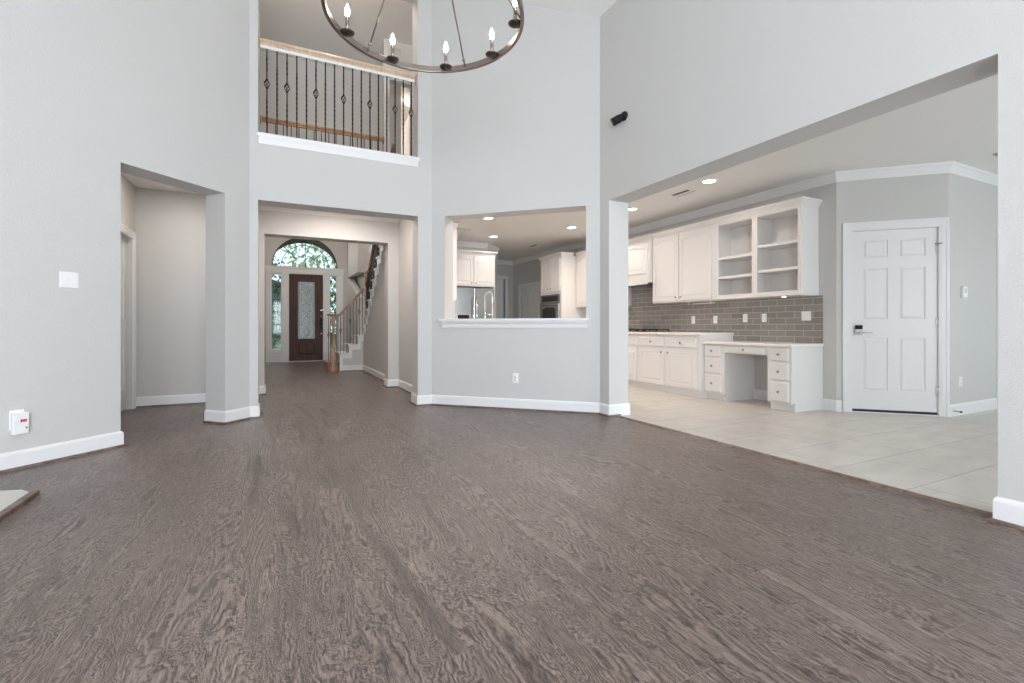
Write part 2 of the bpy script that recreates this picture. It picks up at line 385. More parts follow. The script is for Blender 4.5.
# ceilings
c = MB(); F1 = Fr((0, -3.2, 0), (1, 0, 0), (0, 1, 0))
c.prism(F1, [(3.6, 4.354), (3.6, 4.5), (1.204, 5.75), (1.204, 5.60)], 0, 9.5)
c.prism(F1, [(1.204, 5.60), (1.204, 5.75), (-2.6, 5.75), (-2.6, 5.60)], 0, 9.5)
struct('ceiling', c, CEIL)
c = MB()
c.plan([(3.57, -3.1), (9.6, -3.1), (9.6, 12.1), (2.05, 12.1), (2.05, 6.16), (1.849, 6.16), (3.57, 4.518)], 2.80, 2.95)
struct('ceiling', c, CEIL)
struct('ceiling', MB().plan([(-.372, 6.16), (1.914, 6.16), (1.914, 8.12), (-.372, 8.12)], 2.80, 3.04), CEIL)
struct('ceiling', MB().plan([(-1.8, 4.732), (-.372, 6.16), (-.372, 7.5), (-1.8, 7.5)], 2.70, 2.80), CEIL)
struct('ceiling', MB().plan([(-.6, 6.16), (2.9, 6.16), (2.9, 14.9), (-.6, 14.9)], 5.80, 5.9), CEIL)
# side hall
struct('wall_side_hall', MB().plan([(-1.55, 7.3), (-.25, 7.3), (-.25, 7.45), (-1.7, 7.45)], 0, 2.75), PAINT)
w = MB(); SHy0, SHy1 = 6.36, 7.17
w.plan([(-1.55, SHy1), (-1.55, 7.3), (-1.7, 7.45), (-1.7, SHy1)], 0, 2.75)
w.plan([(-1.55, 4.98), (-1.55, SHy0), (-1.7, SHy0), (-1.7, 4.83)], 0, 2.75)
w.plan([(-1.55, SHy0), (-1.55, SHy1), (-1.7, SHy1), (-1.7, SHy0)], 2.05, 2.75)
struct('wall_side_hall', w, PAINT)
# hall sides, second opening, foyer
w = MB()
w.plan([(-.25, 6.16), (-.25, 7.3), (-.372, 7.3), (-.372, 6.16)], 0, 2.82)
w.plan([(-.25, 7.3), (-.25, 7.85), (-.45, 7.85), (-.45, 7.45), (-.25, 7.45)], 0, 2.82)
struct('wall_hall_left', w, PAINT)
struct('wall_hall_right', MB().plan([(1.80, 6.16), (1.80, 7.85), (1.95, 7.85), (1.95, 6.16)], 0, 2.82), PAINT)
w = MB()
w.plan([(1.63, 7.85), (1.95, 7.85), (1.95, 8.12), (1.63, 8.12)], 0, 3.0)
w.plan([(-.45, 7.85), (-.155, 7.85), (-.155, 8.12), (-.45, 8.12)], 0, 3.0)
w.plan([(-.155, 7.85), (1.63, 7.85), (1.63, 8.12), (-.155, 8.12)], 2.35, 3.0)
struct('wall_foyer_entry', w, PAINT)
struct('wall_foyer_left', MB().plan([(-.30, 8.12), (-.30, 14.7), (-.5, 14.9), (-.5, 8.12)], 0, 5.8), PAINT)
# foyer front wall with door, sidelights and fanlight openings
FY = 14.7; FW = Fr((0, FY, 0), (1, 0, 0), (0, 1, 0)); ax, az, ar = .74, 2.66, .86
w = MB()
w.box(FW, -.5, -.25, 0, 5.8, 0, .22); w.box(FW, 1.75, 2.2, 0, 5.8, 0, .22)
NA = 24
arc = [(ax + ar * math.cos(PI - PI * k / NA), az + ar * math.sin(PI - PI * k / NA)) for k in range(NA + 1)]
w.box(FW, -.25, ax - ar, 2.55, 5.8, 0, .22); w.box(FW, ax + ar, 1.75, 2.55, 5.8, 0, .22)
for p, q in zip(arc, arc[1:]): w.prism(FW, [p, q, (q[0], 5.8), (p[0], 5.8)], 0, .22)
w.box(FW, ax - ar, ax + ar, 2.50, az, .06, .16)
struct('wall_front', w, PAINT)
w = MB()
RW = Fr((1.86, 0, 0), (0, 1, 0), (1, 0, 0))
w.prism(RW, [(14.7, 0), (14.7, 5.8), (12.6, 5.8), (12.6, 2.37), (14.5, 2.40), (12.6, 1.72), (12.6, 0)], 0, .16)
w.plan([(2.021, 12.6), (2.9, 12.6), (2.9, 12.75), (2.021, 12.75)], 0, 5.8)
w.plan([(2.08, 12.75), (2.2, 12.75), (2.2, 14.9), (2.08, 14.9)], 0, 5.8)
struct('wall_foyer_right', w, PAINT)
struct('wall_stairwell', MB().plan([(2.72, 8.12), (2.85, 8.12), (2.85, 12.6), (2.72, 12.6)], 0, 5.8).plan([(1.95, 8.12), (2.72, 8.12), (2.72, 8.25), (1.95, 8.25)], 0, 2.4), PAINT)
# loft: floor, walls
struct('floor', MB().plan([(-.3, 6.16), (2.7, 6.16), (2.7, 8.12), (-.3, 8.12)], 3.041, 3.07), CEIL)
w = MB()
w.plan([(-.22, 6.16), (-.22, 8.1), (-.35, 8.1), (-.35, 6.16)], 3.07, 5.8)
w.plan([(-.30, 9.4), (2.2, 9.4), (2.2, 9.5), (-.30, 9.5)], 3.07, 5.8)
w.plan([(1.613, 8.1), (1.70, 8.1), (1.70, 8.25), (1.613, 8.25)], 3.07, 5.8)
w.plan([(1.70, 8.1), (2.7, 8.1), (2.7, 8.25), (1.70, 8.25)], 5.14, 5.8)
w.plan([(2.08, 8.1), (2.7, 8.1), (2.7, 8.25), (2.08, 8.25)], 3.07, 5.14)
w.plan([(2.6, 6.16), (2.7, 6.16), (2.7, 8.1), (2.6, 8.1)], 3.07, 5.8)
w.plan([(1.96, 6.07), (2.7, 6.07), (2.7, 6.16), (1.849, 6.16)], 3.07, 5.8)
struct('wall_loft', w, PAINT)
# kitchen walls
KX = 5.90
w = MB()
w.plan([(KX, 3.35), (KX, 10.5), (KX + .15, 10.5), (KX + .15, 3.41)], 0, 2.82)
w.plan([(KX, 11.45), (KX, 11.9), (KX + .15, 12.05), (KX + .15, 11.45)], 0, 2.82)
w.plan([(KX, 10.5), (KX, 11.45), (KX + .15, 11.45), (KX + .15, 10.5)], 2.03, 2.82)
struct('wall_kitchen', w, PAINT)
PD = Fr((KX, 3.35, 0), (S2, -S2, 0), (S2, S2, 0))    # pantry wall: a to the right, c into the wall
Lp = (6.65 - KX) / S2
da0 = (6.008 - KX) / S2; da1 = (6.588 - KX) / S2
w = MB(); w.box(PD, 0, da0, 0, 2.82, 0, .12); w.box(PD, da1, Lp, 0, 2.82, 0, .12); w.box(PD, da0, da1, 2.11, 2.82, 0, .12)
w.box(PD, da0, da1, 0, 2.11, .10, .12)
struct('wall_pantry', w, PAINT)
w = MB(); w.plan([(6.65, 2.60), (7.90, 2.60), (7.90, 2.72), (6.735, 2.72)], 0, 2.82)
w.plan([(7.90, 2.60), (8.75, 2.60), (8.75, 2.72), (7.90, 2.72)], 2.12, 2.82)
w.plan([(8.75, 2.60), (9.6, 2.60), (9.6, 2.72), (8.75, 2.72)], 0, 2.82)
w.plan([(7.90, 2.70), (8.75, 2.70), (8.75, 2.74), (7.90, 2.74)], 0, 2.12)
struct('wall_nook', w, PAINT)
w = MB(); NE = Fr((9.5, 0, 0), (0, 1, 0), (1, 0, 0))
ys = [-3.2, -2.5, -.7, -.3, 1.5, 2.72]
for k in range(5):
    if k % 2 == 0: w.box(NE, ys[k], ys[k + 1], 0, 2.82, 0, .15)
    else: w.box(NE, ys[k], ys[k + 1], 0, .55, 0, .15); w.box(NE, ys[k], ys[k + 1], 2.35, 2.82, 0, .15)
struct('wall_nook_east', w, PAINT)
w = MB(); NB = Fr((0, -3.0, 0), (1, 0, 0), (0, -1, 0))
w.box(NB, 3.57, 3.8, 0, 2.82, 0, .15); w.box(NB, 6.8, 9.6, 0, 2.82, 0, .15); w.box(NB, 3.8, 6.8, 0, .55, 0, .15); w.box(NB, 3.8, 6.8, 2.35, 2.82, 0, .15)
struct('wall_nook_south', w, PAINT)
wi = 7
for F_, spans in ((NE, ((-2.5, -.7), (-.3, 1.5))), (NB, ((3.8, 6.8),))):
    for a0, a1 in spans:
        f = MB()
        for q in ((a0, a0 + .06, .55, 2.35), (a1 - .06, a1, .55, 2.35), (a0 + .06, a1 - .06, .55, .61), (a0 + .06, a1 - .06, 2.29, 2.35), ((a0 + a1) / 2 - .02, (a0 + a1) / 2 + .02, .61, 2.29)):
            f.box(F_, *q, .02, .10)
        wo = struct('window_%d' % wi, f, TRIM); wi += 1
        obj('pane', MB().box(F_, a0 + .06, a1 - .06, .61, 2.29, .05, .056), GLASS, wo)
# kitchen left/back
w = MB()
w.plan([(1.951, 6.16), (1.951, 6.064), (2.06, 5.962), (2.06, 8.26), (1.951, 8.26)], 0, 2.82)
w.plan([(2.06, 8.26), (2.85, 8.26), (2.85, 8.36), (2.06, 8.36)], 0, 2.82)
w.plan([(2.852, 8.36), (2.95, 8.36), (2.95, 9.62), (2.852, 9.62)], 0, 2.82)
w.plan([(2.95, 9.62), (4.12, 9.62), (4.60, 10.10), (4.60, 12.05), (4.48, 12.05), (4.48, 10.16), (4.06, 9.74), (2.95, 9.74)], 0, 2.82)
struct('wall_kitchen_left', w, PAINT)
# fridge alcove side pieces are part of the wall; far wall with a door
w = MB()
w.plan([(4.60, 11.9), (5.0, 11.9), (5.0, 12.05), (4.60, 12.05)], 0, 2.82)
w.plan([(5.66, 11.9), (6.05, 11.9), (6.05, 12.05), (5.66, 12.05)], 0, 2.82)
w.plan([(5.0, 11.9), (5.66, 11.9), (5.66, 12.05), (5.0, 12.05)], 2.30, 2.82)
w.plan([(5.0, 12.0), (5.66, 12.0), (5.66, 12.05), (5.0, 12.05)], 0, 2.30)
struct('wall_kitchen_far', w, PAINT)
# arched spandrel at the kitchen hall entry
A8 = Fr((0, 8.30, 0), (1, 0, 0), (0, 1, 0))
arch = [(2.75, 2.80), (2.75, 2.20)] + [(2.88 + .34 * (1 - math.cos(t * PI / 2 / 8)), 2.22 + .58 * math.sin(t * PI / 2 / 8)) for t in range(9)]
struct('trim_9', MB().prism(A8, [(2.75, 2.22)] + [(3.26 - .36 * math.cos(t * PI / 2 / 8), 2.22 + .58 * math.sin(t * PI / 2 / 8)) for t in range(9)] + [(2.75, 2.80)], 0, .12), PAINT)

# ------------------------------------------------------------------ baseboards, shoe molding, crown
BB = [(0, 0.018), (.015, 0.018), (.015, .108), (.011, .120), (.006, .128), (0, .130)]
BBT = [(0, 0.0), (.015, 0.0), (.015, .108), (.011, .120), (.006, .128), (0, .130)]
SH = [(0, 0), (.036, 0), (.035, .008), (.029, .016), (.020, .0178), (0, .0178)]
e1 = LP(-.468); e1o = LP(-.468, .27); e2 = LP(-1.158); e2o = LP(-1.158, .27)
paths = {
 'baseboard_right': ([(3.44, 1.09), (XR, 1.09), (XR, -3.0)], -1),
 'baseboard_diagonal': ([(3.44, 4.265), (XR, 4.265), (XR, 4.43), (1.77, YH), (hr, YH), (hr, 6.16), (1.80, 6.16), (1.80, 7.85), (1.63, 7.85), (1.63, 8.12), (1.75, 8.12), (1.75, 11.1), (1.27, 11.1)], 1),
 'baseboard_hall': ([e1o, e1, (-.26, YH), (hl, YH), (hl, 6.16), (-.25, 6.16), (-.25, 7.85), (-.155, 7.85), (-.155, 8.12), (-.30, 8.12), (-.30, FY)], -1),
 'baseboard_left': ([e2o, e2, (-2.2, 3.95), (-2.2, -3.0)], 1),
 'baseboard_side_hall': ([(-1.55, 7.3), (-.372, 7.3)], -1),
}
for k, (nm, (pt, sd)) in enumerate(paths.items()):
    struct(nm, MB().sweep(pt, BB, sd), TRIM)
    struct('trim_%d' % (20 + k), MB().sweep(pt, SH, sd), SHOE)
struct('baseboard_pier', MB().sweep([(3.44, 4.265), (XR + .27, 4.265), (XR + .27, 4.518), (3.4726, 4.611)], BBT, -1), TRIM)
struct('baseboard_pier', MB().sweep([(3.44, 1.09), (XR + .27, 1.09), (XR + .27, -3.0)], BBT, 1), TRIM)
struct('baseboard_kitchen', MB().sweep([(KX, 3.505), (KX, 3.35), (5.934, 3.316)], BBT, -1), TRIM)
struct('baseboard_kitchen', MB().sweep([(KX, 4.425), (KX, 3.815)], BBT, -1), TRIM)
struct('baseboard_nook', MB().sweep([(6.644, 2.606), (6.65, 2.60), (7.82, 2.60)], BBT, -1), TRIM)
CR = [(0, 2.69), (.012, 2.69), (.020, 2.715), (.030, 2.735), (.042, 2.765), (.052, 2.775), (.056, 2.80), (0, 2.80)]
struct('trim_3', MB().sweep([(KX, 11.9), (KX, 3.35), (6.65, 2.60), (9.5, 2.60)], CR, -1), TRIM)
struct('trim_4', MB().sweep([(4.60, 11.9), (KX, 11.9)], CR, -1), TRIM)
struct('trim_5', MB().sweep([(2.95, 9.62), (4.12, 9.62), (4.60, 10.10), (4.60, 11.9)], CR, -1), TRIM)
CRH = [(d, z) for d, z in CR]
struct('trim_6', MB().sweep([(-.25, 6.17), (-.25, 7.85), (1.80, 7.85), (1.80, 6.17)], CRH, -1), TRIM)
# pass-through ledge: top board and moulded apron
D2 = Fr((XR, 4.43, 0), D.u, -D.n)
l0 = .125; l1 = 1.985
t = MB(); t.box(D2, l0, l1, 1.062, 1.090, -.30, .060)
led = struct('trim_1', t, TRIM)
t = MB(); t.prism(Fr(D2.p(l0 + .02, 0), D2.n, D2.u), [(0, .975), (.012, .975), (.018, .99), (.022, 1.02), (.040, 1.045), (.045, 1.062), (0, 1.062)], 0, l1 - l0 - .04)
obj('apron', t, TRIM, led)
# loft ledge
H2 = Fr((0, YH, 0), (1, 0, 0), (0, -1, 0))
t = MB(); t.box(H2, hl + .001, hr - .001, 3.041, 3.10, -.27, 0).prism(Fr((-.186, YH, 0), (0, -1, 0), (1, 0, 0)), [(0, 3.06), (.036, 3.06), (.044, 3.085), (.044, 3.10), (0, 3.10)], 0, 1.79)
led = struct('trim_2', t, TRIM)
t = MB(); t.prism(Fr((-.172, YH, 0), (0, -1, 0), (1, 0, 0)), [(0, 2.99), (.010, 2.99), (.016, 3.01), (.026, 3.04), (.034, 3.06), (0, 3.06)], 0, 1.762)
obj('apron', t, TRIM, led)
# transition strip between plank floor and tile
struct('trim_7', MB().prism(Fr((3.36, 1.135, 0), (1, 0, 0), (0, 1, 0)), [(0, 0), (.012, .010), (.022, .013), (.038, .013), (.048, .010), (.060, 0)], 0, 3.13), SHOE)

# ------------------------------------------------------------------ builders for small parts
def panel_leaf(F, a0, a1, b0, b1, c0, th, sw=.055, arch=0.0, panels=None, mb=None):
    """cabinet or door leaf: back slab, stiles and rails proud of it, raised fields"""
    m = mb or MB(); c1 = c0 + th; cr = c1 - min(.009, th * .45)
    m.box(F, a0, a1, b0, b1, c0, cr)
    if panels is None: panels = [(a0 + sw, a1 - sw, b0 + sw, b1 - sw)]
    xs_ = sorted({a0, a1} | {p[0] for p in panels} | {p[1] for p in panels}); 
    cols = sorted({(p[0], p[1]) for p in panels}); rows = sorted({(p[2], p[3]) for p in panels})
    prev = a0
    for (p0, p1) in cols: m.box(F, prev, p0, b0, b1, cr, c1); prev = p1
    m.box(F, prev, a1, b0, b1, cr, c1)
    for (p0, p1) in cols:
        q = b0
        for i, (r0, r1) in enumerate(rows):
            m.box(F, p0, p1, q, r0, cr, c1); q = r1
        if arch:
            n = 12; pts = [(p0, b1), (p0, q - arch)] + [(p0 + (p1 - p0) * k / n, q - arch + arch * math.sin(PI * k / n) ** .8) for k in range(1, n)] + [(p1, q - arch), (p1, b1)]
            for k in range(n):
                xa = p0 + (p1 - p0) * k / n; xb = p0 + (p1 - p0) * (k + 1) / n
                za = q - arch + arch * max(0, math.sin(PI * k / n)) ** .8; zb = q - arch + arch * max(0, math.sin(PI * (k + 1) / n)) ** .8
                m.prism(F, [(xa, za), (xb, zb), (xb, b1), (xa, b1)], cr, c1)
        else: m.box(F, p0, p1, q, b1, cr, c1)
        for (r0, r1) in rows:
            def field(i):
                if not arch: return [(p0 + i, r0 + i), (p1 - i, r0 + i), (p1 - i, r1 - i), (p0 + i, r1 - i)]
                n = 12; w_ = p1 - p0 - 2 * i
                return [(p0 + i, r0 + i), (p1 - i, r0 + i)] + [(p1 - i - w_ * k / n, r1 - i - arch + arch * max(0, math.sin(PI * k / n)) ** .8) for k in range(n + 1)]
            m.prism(F, field(.006), cr, c1 - .001, field(min(.030, (p1 - p0) * .22)))
    return m
def knob(F, a, b, c, parent, name='knob', r=.014, m=None):
    return obj(name, MB().lathe(F.p(a, b, c), [(.004, 0), (.005, .010), (r, .016), (r * 1.05, .022), (r * .7, .028), (.001, .030)], F.n, 12), m or NICKEL, parent)
def drawer(F, a0, a1, b0, b1, c0, parent, kb=True):
    d = obj('drawer', MB().box(F, a0, a1, b0, b1, c0, c0 + .012).prism(F, [(a0, b0), (a1, b0), (a1, b1), (a0, b1)], c0 + .012, c0 + .020, [(a0 + .010, b0 + .010), (a1 - .010, b0 + .010), (a1 - .010, b1 - .010), (a0 + .010, b1 - .010)]), CAB, parent)
    if kb: knob(F, (a0 + a1) / 2, (b0 + b1) / 2, c0 + .020, d)
    return d
def cdoor(F, a0, a1, b0, b1, c0, parent, kn=None, arch=0.0):
    d = obj('door', panel_leaf(F, a0, a1, b0, b1, c0, .020, arch=arch), CAB, parent)
    if kn: knob(F, kn[0], kn[1], c0 + .020, d)
    return d
CRN = [(0, 0), (.008, 0), (.012, .020), (.030, .050), (.042, .062), (.042, .080), (0, .080)]
def cornice(path, z, side, parent): return obj('cornice', MB().sweep(path, [(d, z + h) for d, h in CRN], side), CAB, parent)

KB = Fr((KX, 0, 0), (0, 1, 0), (-1, 0, 0))            # a = y, c = distance from the long kitchen wall

# ---- base cabinets along the long wall
def base_cabinet(y0, y1, label, doors, drawers, panel_end=False):
    t = thing('base_cabinet', label, 'cabinet', (KX - .3, (y0 + y1) / 2, 0), 'base cabinets under the long counter')
    b = MB(); b.box(KB, y0, y1, .105, .868, .003, .66); b.box(KB, y0, y1, 0.0, .105, .003, .61)
    obj('body', b, CAB, t, bevel=.002)
    for d in drawers: drawer(KB, *d, .66, t)
    for a0, a1, kn in doors: cdoor(KB, a0, a1, .115, .655, .66, t, kn)
    return t
base_cabinet(4.755, 6.005, 'white base cabinet with two drawers over two doors, next to the desk', [(4.825, 5.372, (5.335, .605)), (5.432, 5.98, (5.472, .605))], [(4.825, 5.372, .690, .825), (5.432, 5.98, .690, .825)])
base_cabinet(6.008, 6.93, 'white base cabinet below the black cooktop, half hidden by the wall', [(6.045, 6.455, (6.42, .605)), (6.475, 6.89, (6.51, .605))], [(6.045, 6.89, .690, .825)])
base_cabinet(6.933, 8.295, 'white base cabinet between the cooktop and the wall oven tower', [(6.98, 7.60, (7.56, .605)), (7.63, 8.25, (7.67, .605))], [(6.98, 7.60, .690, .825), (7.63, 8.25, .690, .825)])
t = obj('countertop', MB().box(KB, 4.735, 8.297, .870, .905, .017, .700), COUNTER, bevel=.006, loc=(KX - .35, 6.4, .87))
tag(t, 'pale stone countertop on the base cabinets, running to the black cooktop', 'countertop')
# ---- built-in desk
t = thing('built_in_desk', 'low white built-in desk with knee space and two drawer stacks', 'desk', (KX - .3, 4.08, 0))
b = MB()
for y0, y1 in ((3.50, 3.80), (4.42, 4.752)):
    b.box(KB, y0, y1, .095, .754, .003, .597); b.box(KB, y0 + (.0 if y0 > 4 else 0.0), y1, 0, .095, .003, .535)
b.box(KB, 3.80, 4.42, .645, .754, .56, .597)
obj('body', b, CAB, t, bevel=.002)
for z0, z1 in ((.590, .742), (.365, .565), (.115, .342)):
    drawer(KB, 4.466, 4.730, z0, z1, .597, t); drawer(KB, 3.53, 3.757, z0, z1, .597, t)
drawer(KB, 3.84, 4.38, .655, .742, .597, t)
t = obj('desk_top', MB().box(KB, 3.478, 4.752, .756, .790, .017, .638), COUNTER, bevel=.006, loc=(KX - .35, 4.08, .756))
tag(t, 'pale stone slab on top of the low built-in desk', 'desk top')
# ---- wall cabinets
t = thing('wall_cabinet', 'white wall cabinet with two arched-panel doors beside the open shelves', 'cabinet', (KX - .17, 5.43, 1.37), 'wall cabinets above the backsplash')
obj('body', MB().box(KB, 4.803, 6.048, 1.37, 2.46, .003, .325), CAB, t, bevel=.002)
cdoor(KB, 4.850, 5.455, 1.395, 2.415, .325, t, (5.415, 1.445), .06)
cdoor(KB, 5.475, 6.030, 1.395, 2.415, .325, t, (5.515, 1.445), .06)
cornice([(KX - .325, 6.048), (KX - .325, 4.803)], 2.44, -1, t)
t = thing('wall_cabinet', 'white open wall cabinet with two bays of empty shelves', 'cabinet', (KX - .17, 4.17, 1.37), 'wall cabinets above the backsplash')
b = MB()
y0, y1 = 3.55, 4.80
b.box(KB, y0, y1, 1.37, 2.46, .003, .018); b.box(KB, y0, y1, 1.37, 1.40, .018, .325); b.box(KB, y0, y1, 2.40, 2.46, .018, .325)
b.box(KB, y0, y0 + .018, 1.40, 2.40, .018, .325); b.box(KB, y1 - .018, y1, 1.40, 2.40, .018, .325); b.box(KB, 4.155, 4.175, 1.40, 2.40, .018, .325)
for q in ((y0, 3.593, 1.37, 2.46), (4.128, 4.205, 1.43, 2.405), (4.735, y1, 1.37, 2.46), (3.593, 4.735, 1.37, 1.43), (3.593, 4.735, 2.405, 2.46)): b.box(KB, *q, .325, .343)
obj('body', b, CAB, t, bevel=.002)
for a0, a1, z in ((3.570, 4.153, 2.02), (3.570, 4.153, 1.70), (4.177, 4.780, 1.94), (4.177, 4.780, 1.672)):
    obj('shelf', MB().box(KB, a0, a1, z - .018, z + .018, .020, .324), CAB, t, bevel=.002)
cornice([(KX - .343, 4.80), (KX - .343, 3.55), (KX, 3.55)], 2.44, -1, t)
t = obj('puck_light', MB().lathe((KX - .2, 3.86, 1.369), [(.03, 0), (.03, -.012), (.001, -.012)], (0, 0, 1), 16), emis('puck_lens', (1, .93, .84), 1.0), loc=(KX - .2, 3.86, 1.369))
tag(t, 'small puck light beneath the open wall cabinet', 'light')
t = thing('range_hood', 'white cabinet hood with a slanted panel front above the cooktop', 'range hood', (KX - .2, 6.5, 1.69))
SILVER = mat('silver_hinge', (.62, .62, .63), .4, .7)
HP = Fr((KX, 0, 0), (-1, 0, 0), (0, 1, 0))
b = MB(); b.prism(HP, [(.003, 1.72), (.003, 2.46), (.345, 2.46), (.345, 2.41), (.445, 1.85), (.445, 1.69), (.425, 1.69), (.425, 1.72)], 6.055, 6.943)
obj('body', b, CAB, t, bevel=.002)
SV = Vector((.10, 0, .56)).normalized()
HF = Fr(Vector((KX - .445, 0, 1.85)), (0, 1, 0), Vector((-.56, 0, .10))); HF.v = SV
d = obj('door', panel_leaf(HF, 6.10, 6.90, .02, .54, .001, .018, arch=.04), CAB, t)
obj('underside', MB().box(KB, 6.08, 6.92, 1.700, 1.714, .03, .42), STEEL, t)
cornice([(KX - .345, 6.943), (KX - .345, 6.055)], 2.44, -1, t)
t = thing('wall_cabinet', 'white arched-panel wall cabinet standing against the wall oven tower', 'cabinet', (KX - .17, 7.6, 1.37), 'wall cabinets above the backsplash')
obj('body', MB().box(KB, 6.948, 8.297, 1.37, 2.46, .003, .325), CAB, t, bevel=.002)
cdoor(KB, 6.975, 7.605, 1.395, 2.415, .325, t, (7.565, 1.445), .06); cdoor(KB, 7.635, 8.275, 1.395, 2.415, .325, t, (7.675, 1.445), .06)
cornice([(KX - .325, 8.297), (KX - .325, 6.948)], 2.44, -1, t)
# ---- oven tower
t = thing('oven_tower', 'tall white cabinet tower housing a wall oven', 'cabinet', (KX - .35, 8.73, 0))
b = MB(); b.box(KB, 8.30, 9.16, .10, 2.45, .003, .68); b.box(KB, 8.30, 9.16, 0, .10, .003, .62)
obj('body', b, CAB, t, bevel=.002)
cdoor(KB, 8.34, 8.715, 1.72, 2.40, .68, t, (8.675, 1.78), .05); cdoor(KB, 8.745, 9.12, 1.72, 2.40, .68, t, (8.785, 1.78), .05)
drawer(KB, 8.34, 9.12, .16, .42, .68, t)
cornice([(KX - .003, 9.16), (KX - .68, 9.16), (KX - .68, 8.30), (KX - .40, 8.30)], 2.43, -1, t)
t = thing('wall_oven', 'stainless wall oven with black control panel set in the tall tower', 'oven', (KX - .4, 8.73, .5))
obj('frame', MB().box(KB, 8.35, 9.11, .50, 1.66, .682, .70), STEEL, t, bevel=.002)
obj('control_panel', MB().box(KB, 8.42, 9.04, 1.52, 1.63, .70, .708), GLASSBLK, t)
d = obj('oven_door', MB().box(KB, 8.37, 9.09, .98, 1.48, .70, .722), STEEL, t, bevel=.003)
obj('oven_window', MB().prism(KB, [(8.46, 1.05), (9.0, 1.05), (9.0, 1.36), (8.86, 1.39), (8.60, 1.39), (8.46, 1.36)], .722, .726), GLASSBLK, d)
obj('handle', MB().tube([KB.p(8.42, 1.435, .722), KB.p(8.42, 1.435, .76), KB.p(9.04, 1.435, .76), KB.p(9.04, 1.435, .722)], .010), STEEL, d)
obj('warming_door', MB().box(KB, 8.37, 9.09, .52, .95, .70, .722), STEEL, t, bevel=.003)
# ---- cooktop
t = thing('gas_cooktop', 'low black gas cooktop set into the pale counter beneath the hood', 'cooktop', (KX - .35, 6.30, .906))
obj('base_plate', MB().box(KB, 5.86, 6.76, .906, .916, .10, .60), GLASSBLK, t, bevel=.003)
for k in range(3):
    g = MB(); a0 = 5.88 + .29 * k; a1 = a0 + .275
    for aa in (a0, (a0 + a1) / 2 - .006, a1 - .012): g.box(KB, aa, aa + .012, .935, .950, .13, .55)
    for cc in (.13, .235, .335, .435, .538): g.box(KB, a0 + .012, a1 - .012, .937, .949, cc, cc + .012)
    for aa in (a0, a1 - .012):
        for cc in (.13, .538): g.box(KB, aa, aa + .012, .916, .935, cc, cc + .012)
    obj('grate', g, BLACK, t)
for k in range(5): obj('burner_knob', MB().lathe((KX - .578, 6.01 + .15 * k, .916), [(.018, 0), (.016, .018), (.001, .018)], (0, 0, 1), 12), BLACK, t)
# ---- backsplash
SUB = struct('wall_backsplash', MB().hull([KB.p(3.505, .790, .001), KB.p(8.297, .790, .001), KB.p(8.297, 1.37, .001), KB.p(3.505, 1.37, .001)], [KB.p(3.505, .790, .015), KB.p(8.297, .790, .015), KB.p(8.297, 1.37, .015), KB.p(3.505, 1.37, .015)]).box(KB, 6.055, 6.943, 1.37, 1.70, .001, .015), SUBWAY)
# ---- wall plates
def plate(F, a, b, c, w_, h_, label, kind='outlet', group=None, name=None):
    t = thing(name or ('light_switch' if kind != 'outlet' else 'wall_outlet'), label, 'switch' if kind != 'outlet' else 'outlet', F.p(a, b, c), group)
    obj('cover_plate', MB().prism(F, [(a - w_ / 2, b - h_ / 2), (a + w_ / 2, b - h_ / 2), (a + w_ / 2, b + h_ / 2), (a - w_ / 2, b + h_ / 2)], c, c + .006, [(a - w_ / 2 + .003, b - h_ / 2 + .003), (a + w_ / 2 - .003, b - h_ / 2 + .003), (a + w_ / 2 - .003, b + h_ / 2 - .003), (a - w_ / 2 + .003, b + h_ / 2 - .003)]), PLATE, t)
    if kind == 'outlet':
        for s in (-1, 1):
            so = obj('socket', MB().lathe(F.p(a, b + s * .02, c + .006), [(.0165, 0), (.0165, .002), (.001, .002)], F.n, 14), PLATE, t)
            obj('slot', MB().box(F, a - .008, a - .006, b + s * .02 - .004, b + s * .02 + .006, c + .008, c + .0085).box(F, a + .006, a + .008, b + s * .02 - .004, b + s * .02 + .006, c + .008, c + .0085), BLACK, so)
    elif kind == 'rocker':
        obj('rocker', MB().prism(F, [(a - .016, b - .033), (a + .016, b - .033), (a + .016, b + .033), (a - .016, b + .033)], c + .006, c + .009), PLATE, t, bevel=.001)
    elif kind == 'double':
        obj('toggle', MB().box(F, a - .029, a - .017, b - .014, b + .014, c + .006, c + .014), PLATE, t, bevel=.001)
        obj('rocker', MB().box(F, a + .008, a + .040, b - .033, b + .033, c + .006, c + .010), PLATE, t, bevel=.001)
    elif kind == 'wide':
        for s in (-1, 1): obj('rocker', MB().box(F, a + s * .023 - .015, a + s * .023 + .015, b - .033, b + .033, c + .006, c + .009), PLATE, t, bevel=.001)
    return t
GO = 'plates on the grey backsplash tile'
plate(KB, 5.484, 1.095, .015, .07, .115, 'white outlet on the grey tile closest to the black cooktop', 'outlet', GO)
plate(KB, 5.064, 1.095, .015, .07, .115, 'white rocker switch on the grey tile under the two-door wall cabinet', 'rocker', GO)
plate(KB, 4.555, 1.110, .015, .07, .115, 'white outlet on the grey tile below the farther bay of open shelves', 'outlet', GO)
plate(KB, 4.264, 1.110, .015, .07, .115, 'white rocker switch on the grey tile between the two open shelf bays', 'rocker', GO)
plate(KB, 3.697, 1.125, .015, .118, .115, 'wide double white switch plate at the near end of the grey tile', 'wide', GO)
t = thing('under_cabinet_rack', 'small white rack hanging under the two-door wall cabinet', 'rack', (KX - .22, 5.08, 1.34))
obj('bar', MB().tube([(KX - .22, 4.90, 1.335), (KX - .22, 5.30, 1.335)], .008), CAB, t)
for yy in (4.90, 5.30): obj('bracket', MB().tube([(KX - .30, yy, 1.315), (KX - .30, yy, 1.3695)], .006), CAB, t)

